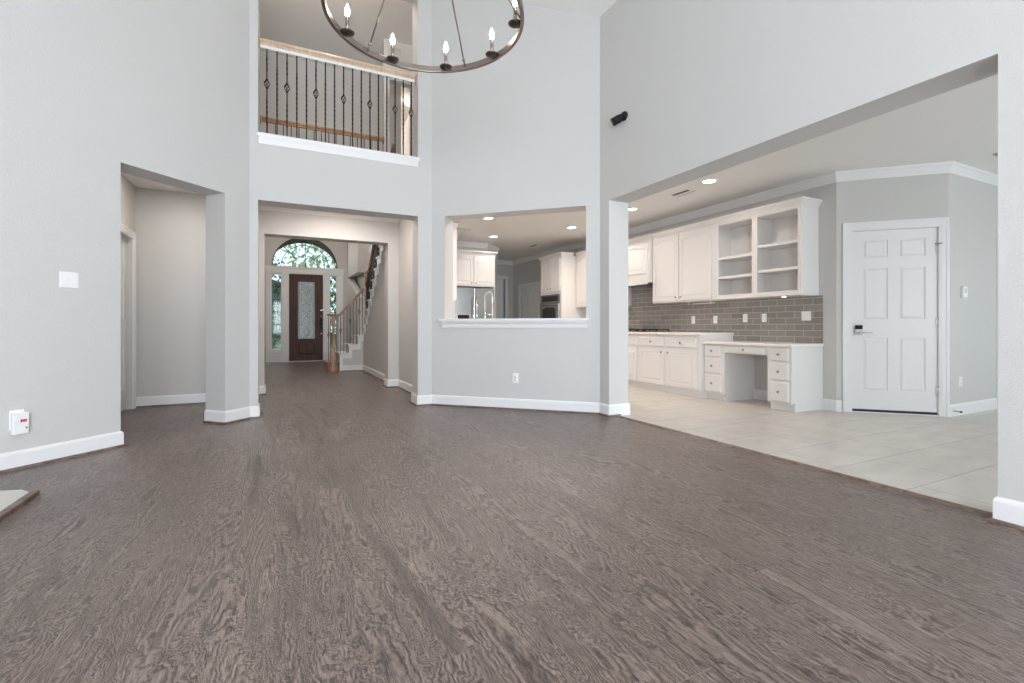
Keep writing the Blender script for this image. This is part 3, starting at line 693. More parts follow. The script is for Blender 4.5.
# ---- fridge and the cabinet above
FF = Fr((0, 9.02, 0), (1, 0, 0), (0, -1, 0))
t = thing('refrigerator', 'stainless french-door refrigerator seen through the pass-through', 'refrigerator', (3.57, 9.3, 0))
obj('body', MB().box(FF, 3.12, 4.02, .02, 1.76, -.58, -.005), mat('fridge_side', (.25, .25, .25), .5), t)
for i, (a0, a1) in enumerate(((3.12, 3.565), (3.575, 4.02))):
    d = obj('door', MB().box(FF, a0, a1, .72, 1.77, 0, .06), STEEL, t, bevel=.008)
    hx = 3.535 if i == 0 else 3.605
    obj('handle', MB().tube([FF.p(hx, .85, .06), FF.p(hx, .87, .10), FF.p(hx, 1.20, .115), FF.p(hx, 1.55, .10), FF.p(hx, 1.57, .06)], .012), CHROME, d)
    if i == 0:
        q = obj('water_dispenser', MB().box(FF, 3.22, 3.46, .90, 1.22, .06, .064), GLASSBLK, d)
d = obj('freezer_drawer', MB().box(FF, 3.12, 4.02, .04, .70, 0, .06), STEEL, t, bevel=.008)
obj('handle', MB().tube([FF.p(3.22, .60, .06), FF.p(3.24, .60, .11), FF.p(3.90, .60, .11), FF.p(3.92, .60, .06)], .012), CHROME, d)
t = thing('fridge_cabinet', 'white two-door cabinet above the stainless refrigerator', 'cabinet', (3.57, 9.3, 1.8))
obj('body', MB().box(FF, 3.06, 4.055, 1.80, 2.46, -.597, .0).box(FF, 4.03, 4.055, 0, 1.80, -.597, .0), CAB, t, bevel=.002)
cdoor(FF, 3.09, 3.565, 1.83, 2.42, 0, t, (3.525, 1.87), .05); cdoor(FF, 3.585, 4.03, 1.83, 2.42, 0, t, (3.625, 1.87), .05)
cornice([(3.06, 9.02), (4.055, 9.02), (4.055, 9.55)], 2.44, -1, t)
# ---- cabinets on the kitchen face of the hall wall (seen edge-on at the jamb)
KL = Fr((2.062, 0, 0), (0, 1, 0), (1, 0, 0))
t = thing('wall_cabinet', 'white wall cabinet seen edge-on at the end of the pass-through', 'cabinet', (2.2, 7.2, 1.40))
obj('body', MB().box(KL, 6.72, 8.0, 1.37, 2.46, .001, .325), CAB, t, bevel=.002)
cdoor(KL, 6.74, 7.35, 1.39, 2.42, .325, t, (7.31, 1.45), .06); cdoor(KL, 7.37, 7.98, 1.39, 2.42, .325, t, (7.41, 1.45), .06)
cornice([(2.063, 6.72), (2.062 + .325, 6.72), (2.062 + .325, 8.0)], 2.44, -1, t)
# ---- sink counter behind the pass-through
SK = Fr(D.p(0, 0, .252), D.u, D.n)
t = thing('sink_cabinet', 'white sink base cabinet behind the half wall of the pass-through', 'cabinet', SK.p(1.0, 0, .3))
obj('body', MB().box(SK, .12, 1.64, .105, .868, .001, .60).box(SK, .12, 1.64, 0, .105, .001, .54), CAB, t, bevel=.002)
for k in range(3): cdoor(SK, .14 + .5 * k, .62 + .5 * k, .115, .83, .60, t, (.58 + .5 * k, .78))
t = obj('sink_counter', MB().box(SK, .10, 1.66, .870, .905, .001, .64), COUNTER, bevel=.006, loc=SK.p(1.0, .87, .3))
tag(t, 'pale stone sink counter behind the half wall of the pass-through', 'countertop')
fa = 1.42; fc = .09
t = thing('kitchen_faucet', 'tall chrome gooseneck faucet standing behind the pass-through ledge', 'faucet', SK.p(fa, .906, fc))
pts = [SK.p(fa, .906, fc), SK.p(fa, 1.36, fc)] + [SK.p(fa + .06 - .06 * math.cos(PI * k / 10), 1.38 + 0.06 * math.sin(PI * k / 10), fc + .04 * k / 10) for k in range(11)] + [SK.p(fa + .12, 1.16, fc + .045)]
obj('spout', MB().tube(pts, .011, 10), CHROME, t)
obj('spray_head', MB().tube([SK.p(fa + .12, 1.20, fc + .045), SK.p(fa + .12, 1.04, fc + .045)], [.012, .015], 10), CHROME, t)
obj('support_arm', MB().tube([SK.p(fa, 1.15, fc), SK.p(fa + .12, 1.15, fc + .045)], .006), CHROME, t)
obj('handle', MB().tube([SK.p(fa, .96, fc + .01), SK.p(fa - .07, 1.0, fc + .02)], .007), CHROME, t)
obj('base', MB().lathe(SK.p(fa, .906, fc), [(.026, 0), (.026, .012), (.014, .02), (.013, .06)], (0, 0, 1), 14), CHROME, t)

# ---- recessed ceiling lights
def downlight(x, y, z, label, power=9, col=WARM, r=.075, spread=155):
    t = thing('recessed_light', label, 'ceiling light', (x, y, z), 'recessed ceiling lights')
    q = MB(); n = 28
    prof = [(r, 0), (r + .018, -.002), (r + .016, -.008), (r, -.006)]
    bm = q.bm; rings = [[bm.verts.new((x + a * math.cos(2 * PI * k / n), y + a * math.sin(2 * PI * k / n), z + b)) for k in range(n)] for a, b in prof]
    for i in range(4):
        A, B_ = rings[i], rings[(i + 1) % 4]
        for k in range(n): bm.faces.new((A[k], A[(k + 1) % n], B_[(k + 1) % n], B_[k])).smooth = True
    obj('trim_ring', q, TRIM, t)
    obj('lens', MB().lathe((x, y, z), [(r, -.001), (r, -.004), (.001, -.004)], (0, 0, 1), 28), LEDM, t)
    l = bpy.data.lights.new('recessed_glow', 'AREA'); l.shape = 'DISK'; l.size = r * 1.8; l.energy = power; l.color = col; l.spread = math.radians(spread)
    o = bpy.data.objects.new('recessed_glow', l); C.objects.link(o); o.location = (x, y, z - .012)
KZ = 2.80
downlight(4.82, 4.24, KZ, 'lit recessed ceiling light nearest the open wall shelves', 8)
downlight(4.91, 5.78, KZ, 'lit recessed ceiling light by the edge of the wide opening, near the hood', 5)
downlight(4.84, 7.35, KZ, 'rightmost lit recessed ceiling light seen through the pass-through', 24)
downlight(3.17, 7.32, KZ, 'higher lit recessed light at the far side of the pass-through', 24)
downlight(3.92, 8.79, KZ, 'lower lit recessed light in front of the refrigerator cabinet', 5)
downlight(2.95, 6.0, KZ, 'added unseen recessed light above the sink counter', 17)  # unseen lamp, added to brighten the deep kitchen
downlight(4.0, 4.95, KZ, 'added unseen recessed light between the pass-through and the wide opening', 6)  # added behind the header, out of view, for more kitchen bounce light
downlight(-1.0, 6.35, 2.70, 'recessed ceiling light in the small side hall', 9, spread=180)
downlight(.8, 7.0, 2.80, 'recessed ceiling light between the two hallway openings', 27, spread=180)
# ---- ceiling vents
def vent(x0, x1, y0, y1, z, label, m=None, along='y'):
    t = thing('ceiling_vent', label, 'vent', ((x0 + x1) / 2, (y0 + y1) / 2, z))
    f = MB(); G = Fr((0, 0, 0), (1, 0, 0), (0, 0, -1)); G.v = Vector((0, 1, 0)); G.o = Vector((0, 0, z))
    for q in ((x0, x0 + .02, y0, y1), (x1 - .02, x1, y0, y1), (x0 + .02, x1 - .02, y0, y0 + .02), (x0 + .02, x1 - .02, y1 - .02, y1)): f.box(G, *q, .001, .010)
    obj('frame', f, m or TRIM, t)
    obj('duct_shade', MB().box(G, x0 + .02, x1 - .02, y0 + .02, y1 - .02, .001, .002), DARK, t)  # dark sheet painted as the shade inside the duct
    s = MB(); k = 0; xx = (x0 + x1) / 2
    while xx < x1 - .03:
        s.hull([G.p(xx, y0 + .02, .002), G.p(xx + .012, y0 + .02, .009), G.p(xx + .014, y0 + .02, .009), G.p(xx + .002, y0 + .02, .002)], [G.p(xx, y1 - .02, .002), G.p(xx + .012, y1 - .02, .009), G.p(xx + .014, y1 - .02, .009), G.p(xx + .002, y1 - .02, .002)]); xx += .034
    obj('slats', s, m or TRIM, t)
vent(4.83, 5.02, 4.60, 4.95, KZ, 'flat ceiling vent beside the nearest kitchen downlight')
vent(5.10, 5.30, 9.20, 9.60, KZ, 'small ceiling vent near the wall oven tower')
vent(6.72, 7.15, 2.05, 2.26, KZ, 'ceiling vent with tan louvres over the breakfast nook', mat('tan_vent', (.45, .36, .26), .5))

# ---- pantry door and casing
PO = Fr((KX, 3.35, 0), (S2, -S2, 0), (-S2, -S2, 0))
la0, la1 = da0 + .006, da1 - .006; lw = la1 - la0
cols = [(la0 + .112, la0 + .348), (la0 + .460, la0 + .700)]; rows = [(.255, .865), (1.075, 1.665), (1.785, 1.985)]
dr = struct('door_2', panel_leaf(PO, la0, la1, .038, 2.098, -.054, .040, panels=[(c0_, c1_, r0_, r1_) for c0_, c1_ in cols for r0_, r1_ in rows]), TRIM)
obj('deadbolt_keypad', MB().box(PO, la0 + .028, la0 + .100, .962, 1.010, -.005, .012), BLACK, dr, bevel=.003)
hd = obj('handle', MB().box(PO, la0 + .030, la0 + .098, .895, .958, -.005, .006).lathe(PO.p(la0 + .062, .925, .006), [(.024, 0), (.022, .01), (.012, .014), (.010, .045), (.001, .047)], PO.n, 16).tube([PO.p(la0 + .062, .925, .043), PO.p(la0 + .12, .927, .045), PO.p(la0 + .185, .924, .040)], [.010, .009, .007], 10), SILVER, dr)
for z in (.28, 1.05, 1.86): obj('hinge', MB().tube([PO.p(la1 + .004, z - .045, .003), PO.p(la1 + .004, z + .045, .003)], .007).box(PO, la1 - .012, la1 + .016, z - .042, z + .042, -.005, -.001), SILVER, dr)
obj('hinge_pin_stop', MB().tube([PO.p(la1 - .035, 1.915, .02), PO.p(la1 + .03, 1.915, .02)], .005).tube([PO.p(la1 + .004, 1.915, .003), PO.p(la1 + .004, 1.915, .02)], .004), NICKEL, dr)
obj('door_gap_shade', MB().box(PO, la0, la1, .010, .038, -.05, -.012), DARK, dr)  # shade under the door, painted as a solid dark strip
obj('threshold', MB().box(PO, la0, la1, .0, .010, -.095, .006), TRIM, dr)
def casing(name, F, a0, a1, z1, w_=.092, c=0.0, mt=None, t_=.018):
    m = MB()
    for s0, s1, th in ((0, .018, t_ * .55), (.018, w_ * .72, t_ * .72), (w_ * .72, w_, t_)):
        m.box(F, a0 - s1, a0 - s0, 0, z1 + s0, c, c + th); m.box(F, a1 + s0, a1 + s1, 0, z1 + s0, c, c + th)
        m.box(F, a0 - s1, a1 + s1, z1 + s0, z1 + s1, c, c + th)
    return struct(name, m, mt or TRIM)
casing('trim_10', PO, da0, da1, 2.108)
struct('trim_11', MB().box(PO, da0, da0 + .005, 0, 2.105, -.115, 0).box(PO, da1 - .005, da1, 0, 2.105, -.115, 0).box(PO, da0, da1, 2.100, 2.108, -.115, 0), TRIM)
# nook: second door opening at the edge of view
NW = Fr((0, 2.60, 0), (1, 0, 0), (0, -1, 0))
casing('trim_12', NW, 7.92, 8.73, 2.10, c=0.0)
struct('door_5', panel_leaf(NW, 7.93, 8.72, .01, 2.09, -.08, .04, panels=[(x0_, x1_, r0_, r1_) for x0_, x1_ in ((8.04, 8.27), (8.38, 8.61)) for r0_, r1_ in rows]), TRIM)
plate(NW, 6.925, .372, 0, .07, .115, 'white outlet low on the grey wall right of the pantry door', 'outlet')
t = thing('thermostat', 'small white thermostat on the grey wall right of the pantry door', 'thermostat', NW.p(6.97, 1.38, 0))
obj('housing', MB().box(NW, 6.925, 7.03, 1.32, 1.445, 0, .026), PLATE, t, bevel=.004)
obj('screen', MB().box(NW, 6.945, 7.01, 1.375, 1.425, .026, .0265), mat('lcd', (.55, .57, .55), .3), t)
t = thing('door_stop', 'small metal door stop on the baseboard beside the pantry door', 'door stop', (6.72, 2.58, .06))
obj('spring', MB().tube([(6.73, 2.584, .06), (6.71, 2.52, .06)], .006), NICKEL, t)
obj('bumper', MB().tube([(6.71, 2.52, .06), (6.705, 2.505, .06)], .010), BLACK, t)

# ---- living-room wall plates and camera
LF = Fr((0, SL, 0), (S2, S2, 0), (S2, -S2, 0))
plate(LF, -1.41 / S2, 1.350, 0, .120, .122, 'white two-gang plate with toggle and rocker on the pale grey wall', 'double', name='light_switch')
a_ = -1.623 / S2
t = thing('plug_in_detector', 'white plug-in detector with red readout low on the pale grey wall', 'detector', LF.p(a_, .33, 0))
obj('cover_plate', MB().box(LF, a_ - .045, a_ + .035, .28, .415, 0, .006), PLATE, t, bevel=.002)
obj('housing', MB().box(LF, a_ - .042, a_ + .046, .245, .395, .006, .040), PLATE, t, bevel=.006)
obj('readout', MB().box(LF, a_ - .002, a_ + .032, .330, .348, .040, .0406), BLACK, t)
obj('red_segments', MB().box(LF, a_ + .003, a_ + .010, .333, .345, .0406, .041).box(LF, a_ + .013, a_ + .019, .333, .345, .0406, .041).box(LF, a_ + .022, a_ + .028, .333, .345, .0406, .041), RED, t)
obj('test_button', MB().lathe(LF.p(a_ + .030, .288, .040), [(.006, 0), (.005, .002), (.001, .002)], LF.n, 10), mat('grey_button', (.15, .15, .18), .5), t)
plate(D2, 1.004, .376, 0, .072, .118, 'white outlet on the pale wall below the pass-through ledge', 'outlet')
t = thing('security_camera', 'small black security camera high on the pale wall above the wide opening', 'camera', (XR, 4.02, 3.2))
obj('mount', MB().lathe((XR, 4.00, 3.215), [(.048, 0), (.048, .016), (.040, .028), (.016, .034), (.014, .045)], (-1, 0, 0), 22), BLACK, t)
obj('camera_body', MB().tube([(XR - .035, 4.00, 3.205), (XR - .060, 4.025, 3.185), (XR - .115, 4.06, 3.150)], [.034, .042, .042], 20), BLACK, t)
obj('camera_lens', MB().lathe((XR - .115, 4.06, 3.150), [(.032, 0), (.020, .003), (.001, .004)], Vector((-.055, .035, -.035)), 16), GLASSBLK, t)

# ---- hearth
hp = [(-2.195, 2.0), (-1.300, 2.0), (-1.300, 3.775), (-1.365, 3.86), (-1.55, 3.91), (-2.15, 3.93)]
struct('floor_hearth', MB().plan(hp, .0005, .022), HEARTH)
struct('trim_13', MB().plan([(-1.300, 2.0), (-1.262, 2.0), (-1.262, 3.79), (-1.300, 3.775)], .0005, .026), SHOE)

# ------------------------------------------------------------------ side hall door
SHF = Fr((-1.55, 0, 0), (0, 1, 0), (1, 0, 0))
casing('trim_14', SHF, SHy0, SHy1, 2.05, w_=.085)
d = struct('door_3', panel_leaf(SHF, SHy0 + .004, SHy1 - .004, .01, 2.045, -.10, .04, panels=[(SHy0 + .11, SHy0 + .35, r0_, r1_) for r0_, r1_ in ((.25, .86), (1.07, 1.62), (1.74, 1.93))] + [(SHy0 + .46, SHy0 + .70, r0_, r1_) for r0_, r1_ in ((.25, .86), (1.07, 1.62), (1.74, 1.93))]), TRIM)
knob(SHF, SHy0 + .07, .95, -.06, d, 'door_knob', .028)
# kitchen far doors
FK = Fr((0, 11.9, 0), (1, 0, 0), (0, -1, 0))
casing('trim_15', FK, 5.02, 5.655, 2.29, w_=.09)
struct('door_4', panel_leaf(FK, 5.03, 5.60, .01, 2.28, -.06, .04, panels=[(5.12, 5.51, .25, 1.0), (5.12, 5.51, 1.15, 2.15)]), TRIM)
casing('trim_16', KB, 10.5, 11.45, 2.03, w_=.09)
struct('door_6', panel_leaf(KB, 10.51, 11.44, .01, 2.02, -.06, .04, panels=[(10.64, 10.92, .25, .9), (11.03, 11.31, .25, .9), (10.64, 10.92, 1.1, 1.85), (11.03, 11.31, 1.1, 1.85)]), TRIM)

# ------------------------------------------------------------------ front entry
FR = Fr((0, FY, 0), (1, 0, 0), (0, -1, 0))     # c towards the room
m = MB()
for a0, a1 in ((-.25, -.13), (.135, .315), (1.205, 1.375), (1.585, 1.75)): m.box(FR, a0, a1, 0, 2.46, -.12, .03)
m.box(FR, -.25, 1.75, 2.46, 2.50, -.12, .03); m.box(FR, -.27, 1.77, 2.50, 2.62, -.05, .045); m.box(FR, -.29, 1.79, 2.62, 2.655, -.05, .07)
for a0, a1 in ((-.13, .135), (1.375, 1.585)):
    m.box(FR, a0, a1, 0, .10, -.12, .02); m.box(FR, a0, a1, .10, .24, -.12, -.03); m.box(FR, a0, a1, .24, .33, -.12, .02)
m.box(FR, .315, 1.205, 0, .018, -.14, .02)
struct('trim_17', m, TRIM)
d = MB(); g0, g1, h0, h1 = .535, 1.00, .63, 2.26
d.box(FR, .318, g0, .020, 2.455, -.06, -.01); d.box(FR, g1, 1.202, .020, 2.455, -.06, -.01)
d.box(FR, g0, g1, h1, 2.455, -.06, -.01); d.box(FR, g0, g1, .020, h0, -.06, -.022)
d.box(FR, g0, g1, .020, .17, -.022, -.01); d.box(FR, g0, g1, .50, h0, -.022, -.01)
d.prism(FR, [(g0 + .01, .18), (g1 - .01, .18), (g1 - .01, .49), (g0 + .01, .49)], -.022, -.008, [(g0 + .07, .24), (g1 - .07, .24), (g1 - .07, .43), (g0 + .07, .43)])
fd = struct('door_1', d, DOORWOOD)
mo = MB()
for q in ((g0 - .02, g0 + .012, h0 - .02, h1 + .02), (g1 - .012, g1 + .02, h0 - .02, h1 + .02), (g0 + .012, g1 - .012, h0 - .02, h0 + .012), (g0 + .012, g1 - .012, h1 - .012, h1 + .02)): mo.box(FR, *q, -.01, .004)
obj('glass_bead', mo, DOORWOOD, fd)
gl = obj('leaded_glass', MB().box(FR, g0, g1, h0, h1, -.040, -.034), LEADGLASS, fd)
le = MB(); gc = (g0 + g1) / 2
def came(pts, r=.0075): le.tube([FR.p(a, b, -.030) for a, b in pts], r, 5)
came([(g0 + .04, h0 + .04), (g1 - .04, h0 + .04), (g1 - .04, h1 - .04), (g0 + .04, h1 - .04), (g0 + .04, h0 + .04)])
for s in (-1, 1):
    came([(gc, h0 + .06), (gc + s * .10, h0 + .20), (gc, h0 + .36)]); came([(gc, h0 + .10), (gc + s * .06, h0 + .20), (gc, h0 + .30)])
    for k, (zc, rr) in enumerate(((h0 + .55, .13), (h0 + .85, .10), (h1 - .45, .12), (h1 - .22, .09))):
        came([(gc + s * (rr * .15 + rr * math.sin(t_ * PI / 12)), zc - rr * math.cos(t_ * PI / 12) * 1.3) for t_ in range(13)])
        came([(gc + s * (rr * .9 * math.sin(t_ * PI / 16) * (1 - t_ / 30)), zc + rr * (t_ / 8 - 1)) for t_ in range(17)])
    came([(gc + s * .19, h0 + .3), (gc + s * .10, h0 + .9), (gc + s * .18, h0 + 1.3), (gc + s * .05, h1 - .1)])
obj('came', le, mat('silver_came', (.5, .5, .5), .4, .6), gl)
obj('deadbolt', MB().lathe(FR.p(1.15, 1.28, -.01), [(.03, 0), (.03, .012), (.015, .02), (.001, .022)], FR.n, 14), NICKEL, fd)
obj('handle', MB().lathe(FR.p(1.15, .96, -.01), [(.03, 0), (.03, .010), (.012, .014), (.012, .05), (.028, .058), (.024, .075), (.001, .08)], FR.n, 14).box(FR, 1.125, 1.175, 1.02, 1.20, -.01, .004), BLACK, fd)
obj('latch_plate', MB().box(FR, 1.13, 1.20, 1.44, 1.47, -.01, .0).box(FR, 1.14, 1.17, .76, .79, -.01, .0), CHROME, fd)
# sidelights
wn_ = 10
for a0, a1 in ((-.13, .135), (1.375, 1.585)):
    f = MB()
    f.box(FR, a0, a0 + .02, .33, 2.46, -.10, -.03); f.box(FR, a1 - .02, a1, .33, 2.46, -.10, -.03); f.box(FR, a0 + .02, a1 - .02, .33, .35, -.10, -.03); f.box(FR, a0 + .02, a1 - .02, 2.43, 2.46, -.10, -.03)
    w_ = struct('window_%d' % wn_, f, TRIM); wn_ += 1
    obj('pane', MB().box(FR, a0 + .02, a1 - .02, .35, 2.43, -.068, -.062), GLASS, w_)
    q = MB()
    for k in range(1, 6): q.box(FR, a0 + .02, a1 - .02, .35 + 2.08 * k / 6 - .008, .35 + 2.08 * k / 6 + .008, -.074, -.056)
    obj('muntin', q, LEAD, w_)
# fanlight
f = MB()
def arcband(m, r0, r1, c0, c1, n=28):
    for k in range(n):
        t0, t1 = PI * k / n, PI * (k + 1) / n
        m.prism(FR, [(ax + r0 * math.cos(t0), az + r0 * math.sin(t0)), (ax + r1 * math.cos(t0), az + r1 * math.sin(t0)), (ax + r1 * math.cos(t1), az + r1 * math.sin(t1)), (ax + r0 * math.cos(t1), az + r0 * math.sin(t1))], c0, c1)
arcband(f, ar - .022, ar - .001, -.10, -.05)
w_ = struct('window_12', f, LEAD)
q = MB(); arcband(q, .325, .340, -.085, -.065, 20); arcband(q, .615, .630, -.085, -.065, 24)
for an in (45, 90, 135):
    r0, r1 = (0 if an == 90 else .34), ar - .02
    cc, ss = math.cos(math.radians(an)), math.sin(math.radians(an)); nx, nz = -ss * .008, cc * .008
    q.prism(FR, [(ax + r0 * cc + nx, az + .001 + r0 * ss + nz), (ax + r1 * cc + nx, az + r1 * ss + nz), (ax + r1 * cc - nx, az + r1 * ss - nz), (ax + r0 * cc - nx, az + .001 + r0 * ss - nz)], -.085, -.065)
obj('muntin', q, LEAD, w_)
q = MB(); pts = [(ax + (ar - .02) * math.cos(PI * k / 28), az + .002 + (ar - .022) * math.sin(PI * k / 28)) for k in range(29)]
obj('pane', q.prism(FR, pts, -.062, -.058), GLASS, w_)
# exterior: porch, ground, trees
struct('ground', MB().plan([(-25, 14.95), (25, 14.95), (25, 60), (-25, 60)], -.25, -.12), GRASS)
struct('floor_porch', MB().plan([(-2.5, 14.92), (4.2, 14.92), (4.2, 17.0), (-2.5, 17.0)], -.12, -.01), CONC)
m = MB(); PW = Fr((0, 16.7, 0), (1, 0, 0), (0, 1, 0)); pcx, pcz, pr = .80, 2.58, 1.12
NA = 28; arc = [(pcx + pr * math.cos(PI - PI * k / NA), pcz + pr * math.sin(PI - PI * k / NA)) for k in range(NA + 1)]
m.box(PW, -2.6, pcx - pr, -.01, 4.4, 0, .3); m.box(PW, pcx + pr, 4.2, -.01, 4.4, 0, .3)
for p, q in zip(arc, arc[1:]): m.prism(PW, [p, q, (q[0], 4.4), (p[0], 4.4)], 0, .3)
struct('wall_porch', m, BRICK)
struct('ceiling_porch', MB().plan([(-2.6, 14.92), (4.2, 14.92), (4.2, 16.7), (-2.6, 16.7)], 3.92, 4.0), CEIL)
def tree(x, y, h, r, label, m=LEAF, name='tree', cat='tree', group=None, trunk=True):
    t = thing(name, label, cat, (x, y, -.12), group)
    if trunk: obj('trunk', MB().tube([(x, y, -.12), (x + .1, y, h * .4), (x, y + .1, h * .75)], [.16, .12, .06], 8), BARK, t)
    q = MB(); rnd = random.Random(int(x * 31 + y * 7))
    for k in range(1400 if trunk else 900):
        while True:
            d = Vector((rnd.uniform(-1, 1), rnd.uniform(-1, 1), rnd.uniform(-1, 1)))
            if .35 < d.length < 1: break
        c_ = Vector((x + d.x * r, y + d.y * r, (h - r * 1.0 if trunk else h / 2) + d.z * (r * 1.15 if trunk else h / 2)))
        if c_.z < .05 and trunk: continue
        s = rnd.uniform(.10, .2) * (1.3 if trunk else .6); u = Vector((rnd.uniform(-1, 1), rnd.uniform(-1, 1), rnd.uniform(-1, 1))).normalized(); v = u.orthogonal().normalized()
        w2 = u.cross(v)
        vs_ = [q.bm.verts.new(c_ + p_) for p_ in (u * s, v * s * .5, -u * s, -v * s * .5)]
        q.bm.faces.new(vs_)
    if not trunk: q.tube([(x, y, -.12), (x, y, h * .6)], [.05, .02], 6)
    me = q
    return obj('foliage', me, m, t)
tree(-2.6, 24, 6.5, 2.5, 'leafy tree outside, left of the front door', LEAF, group='trees outside the front door')
tree(3.4, 31, 8.5, 3.2, 'leafy tree outside, straight behind the arched window', LEAF, group='trees outside the front door')
tree(5.2, 24, 6.5, 2.5, 'leafy tree outside, to the right of the arched window', LEAF, group='trees outside the front door')
hs_ = thing('neighbouring_house', 'pale house with a dark gable roof across the street, behind the entry glass', 'house', (-4, 48, -.12))
HG = Fr((-4, 48, 0), (1, 0, 0), (0, 1, 0))
obj('wall', MB().prism(HG, [(-8, -.12), (8, -.12), (8, 3.2), (0, 6.2), (-8, 3.2)], 0, 8), mat('house_wall', (.13, .135, .14), .8), hs_)
obj('roof', MB().prism(HG, [(-8.6, 2.95), (0, 6.2), (8.6, 2.95), (8.6, 3.3), (0, 6.55), (-8.6, 3.3)], -.4, 8.4), mat('roof_shingle', (.08, .08, .09), .9, var=.2), hs_)
for hx in (-5, 0, 4.5): obj('window', MB().box(HG, hx - .8, hx + .8, .8, 2.2, -.05, .02), GLASSBLK, hs_)
tree(-.2, 19.2, 3.6, 1.1, 'dark shrub outside, behind the left sidelight', LEAFD, 'shrub', 'shrub', trunk=False)
tree(2.3, 19.2, 3.6, 1.1, 'dark shrub outside, behind the right sidelight', LEAFD, 'shrub', 'shrub', trunk=False)

# ------------------------------------------------------------------ staircase
ST = thing('staircase', 'oak and iron staircase turning up beside the front door', 'staircase', (1.25, 11.2, 0))
SY = 11.10; SW = mat('stair_tread_wood', (.12, .07, .05), .4)
# walls under the flights (structure)
m = MB(); F2 = Fr((1.75, 0, 0), (0, 1, 0), (1, 0, 0))
m.prism(F2, [(8.12, 0), (SY, 0), (SY, .77), (8.12, 2.95)], 0, .10)
m.box(Fr((0, SY, 0), (1, 0, 0), (0, 1, 0)), 1.262, 1.75, 0, .18, 0, .08)
m.prism(Fr((0, SY, 0), (1, 0, 0), (0, 1, 0)), [(1.262, .18), (1.75, .18), (1.75, .76), (1.644, .76), (1.644, .56), (1.45, .56), (1.45, .37), (1.262, .37)], 0, .08)
struct('wall_stair', m, PAINT)
# starter step with rounded end
pts = [(1.00, 12.1), (1.262, 12.1), (1.262, 11.16)] + [(1.13 + .13 * math.cos(-PI * k / 10), 11.16 + .13 * math.sin(-PI * k / 10) * .9) for k in range(1, 11)]
pts = [(1.00, 12.1), (1.262, 12.1)] + [(1.131 + .131 * math.cos(-PI * k / 12), 11.22 + .12 * math.sin(-PI * k / 12)) for k in range(13)]
ss = obj('starting_step', MB().plan(pts, 0, .175), STARTOAK, ST)
obj('bullnose', MB().plan([(1.131 + (x - 1.131) * 1.10, y if y > 12 else 11.22 + (y - 11.22) * 1.15) for x, y in pts], .175, .205), STARTOAK, ss, bevel=.006)
st = MB(); tr = []
zs = [.40, .59, .79]; xs2 = [1.262, 1.45, 1.644, 1.78]
SF = Fr((0, SY, 0), (1, 0, 0), (0, -1, 0))
band = [(1.25, .0), (1.25, .385), (1.44, .385), (1.44, .575), (1.635, .575), (1.635, .775), (1.752, .775), (1.752, .66), (1.70, .66), (1.70, .47), (1.505, .47), (1.505, .285), (1.315, .285), (1.315, .0)]
for q in ((1.25, 1.315, 0, .385), (1.315, 1.505, .285, .385), (1.44, 1.505, .385, .575), (1.505, 1.70, .475, .575), (1.635, 1.70, .575, .775), (1.70, 1.752, .665, .775)): st.box(SF, *q, .001, .022)
for k in range(3): st.box(SF, xs2[k] - .03, xs2[k + 1], zs[k] - .025, zs[k], -.9, .035)
for k in range(3): st.box(SF, xs2[k], xs2[k] + .012, (zs[k] - .19), zs[k] - .025, -.9, .0)
# second flight
F3 = Fr((1.75, 0, 0), (0, 1, 0), (-1, 0, 0))
for k in range(12):
    ya = SY - .25 * k; z = .98 + .19 * k
    if k == 11: z = 3.04
    st.box(F3, ya - .25, ya + .028, z - .028, z, -.96, .040)
    st.box(F3, ya - .012, ya, z - .19, z - .028, -.96, .0)
    st.box(F3, ya - .25, ya, z - .14, z - .028, .001, .020); st.box(F3, ya - .07, ya, z - .19 - .14, z - .14, .001, .020)
st.plan([(1.75, SY), (2.71, SY), (2.71, 12.1), (1.75, 12.1)], .74, .79)
st.plan([(1.262, 12.0), (1.75, 12.0), (1.75, 12.1), (1.262, 12.1)], 0, .4)
obj('stringer', st, TRIM, ST)
def post(x, y, z0, z1, w_, ball=True, m=OAKRAIL):
    q = MB(); h = w_ / 2; G = Fr((x, y, 0), (1, 0, 0), (0, 1, 0))
    q.box(G, -h, h, z0, z0 + (z1 - z0) * .30, -h, h); q.box(G, -h, h, z1 - .22, z1, -h, h)
    q.lathe((x, y, z0 + (z1 - z0) * .30), [(h * .95, 0), (h * .6, .03), (h * .85, .10), (h * .6, (z1 - z0) * .7 - .26), (h * .95, (z1 - z0) * .7 - .22)], (0, 0, 1), 12)
    q.box(G, -h * 1.15, h * 1.15, z1, z1 + .02, -h * 1.15, h * 1.15)
    if ball: q.lathe((x, y, z1 + .02), [(h * .4, 0), (h * .4, .02), (h * .9, .05), (h * .95, .08), (h * .6, .12), (.002, .135)], (0, 0, 1), 12)
    return obj('newel_post', q, m, ST)
post(1.13, 11.20, .205, 1.225, .075, False, wood('newel_oak', (.40, .24, .14), (.52, .34, .22)))
post(1.815, 11.02, .80, 2.10, .085)
rl = MB()
def rail(q, pts, w_=.030, h_=.024):
    P_ = [Vector(p) for p in pts]
    for a, b in zip(P_, P_[1:]):
        d = (b - a).normalized(); s = d.cross(Vector((0, 0, 1))).normalized(); u = s.cross(d)
        sec = [(-w_, -h_), (w_, -h_), (w_ * 1.05, h_ * .2), (w_ * .6, h_), (-w_ * .6, h_), (-w_ * 1.05, h_ * .2)]
        q.hull([a + s * i + u * j for i, j in sec], [b + s * i + u * j for i, j in sec])
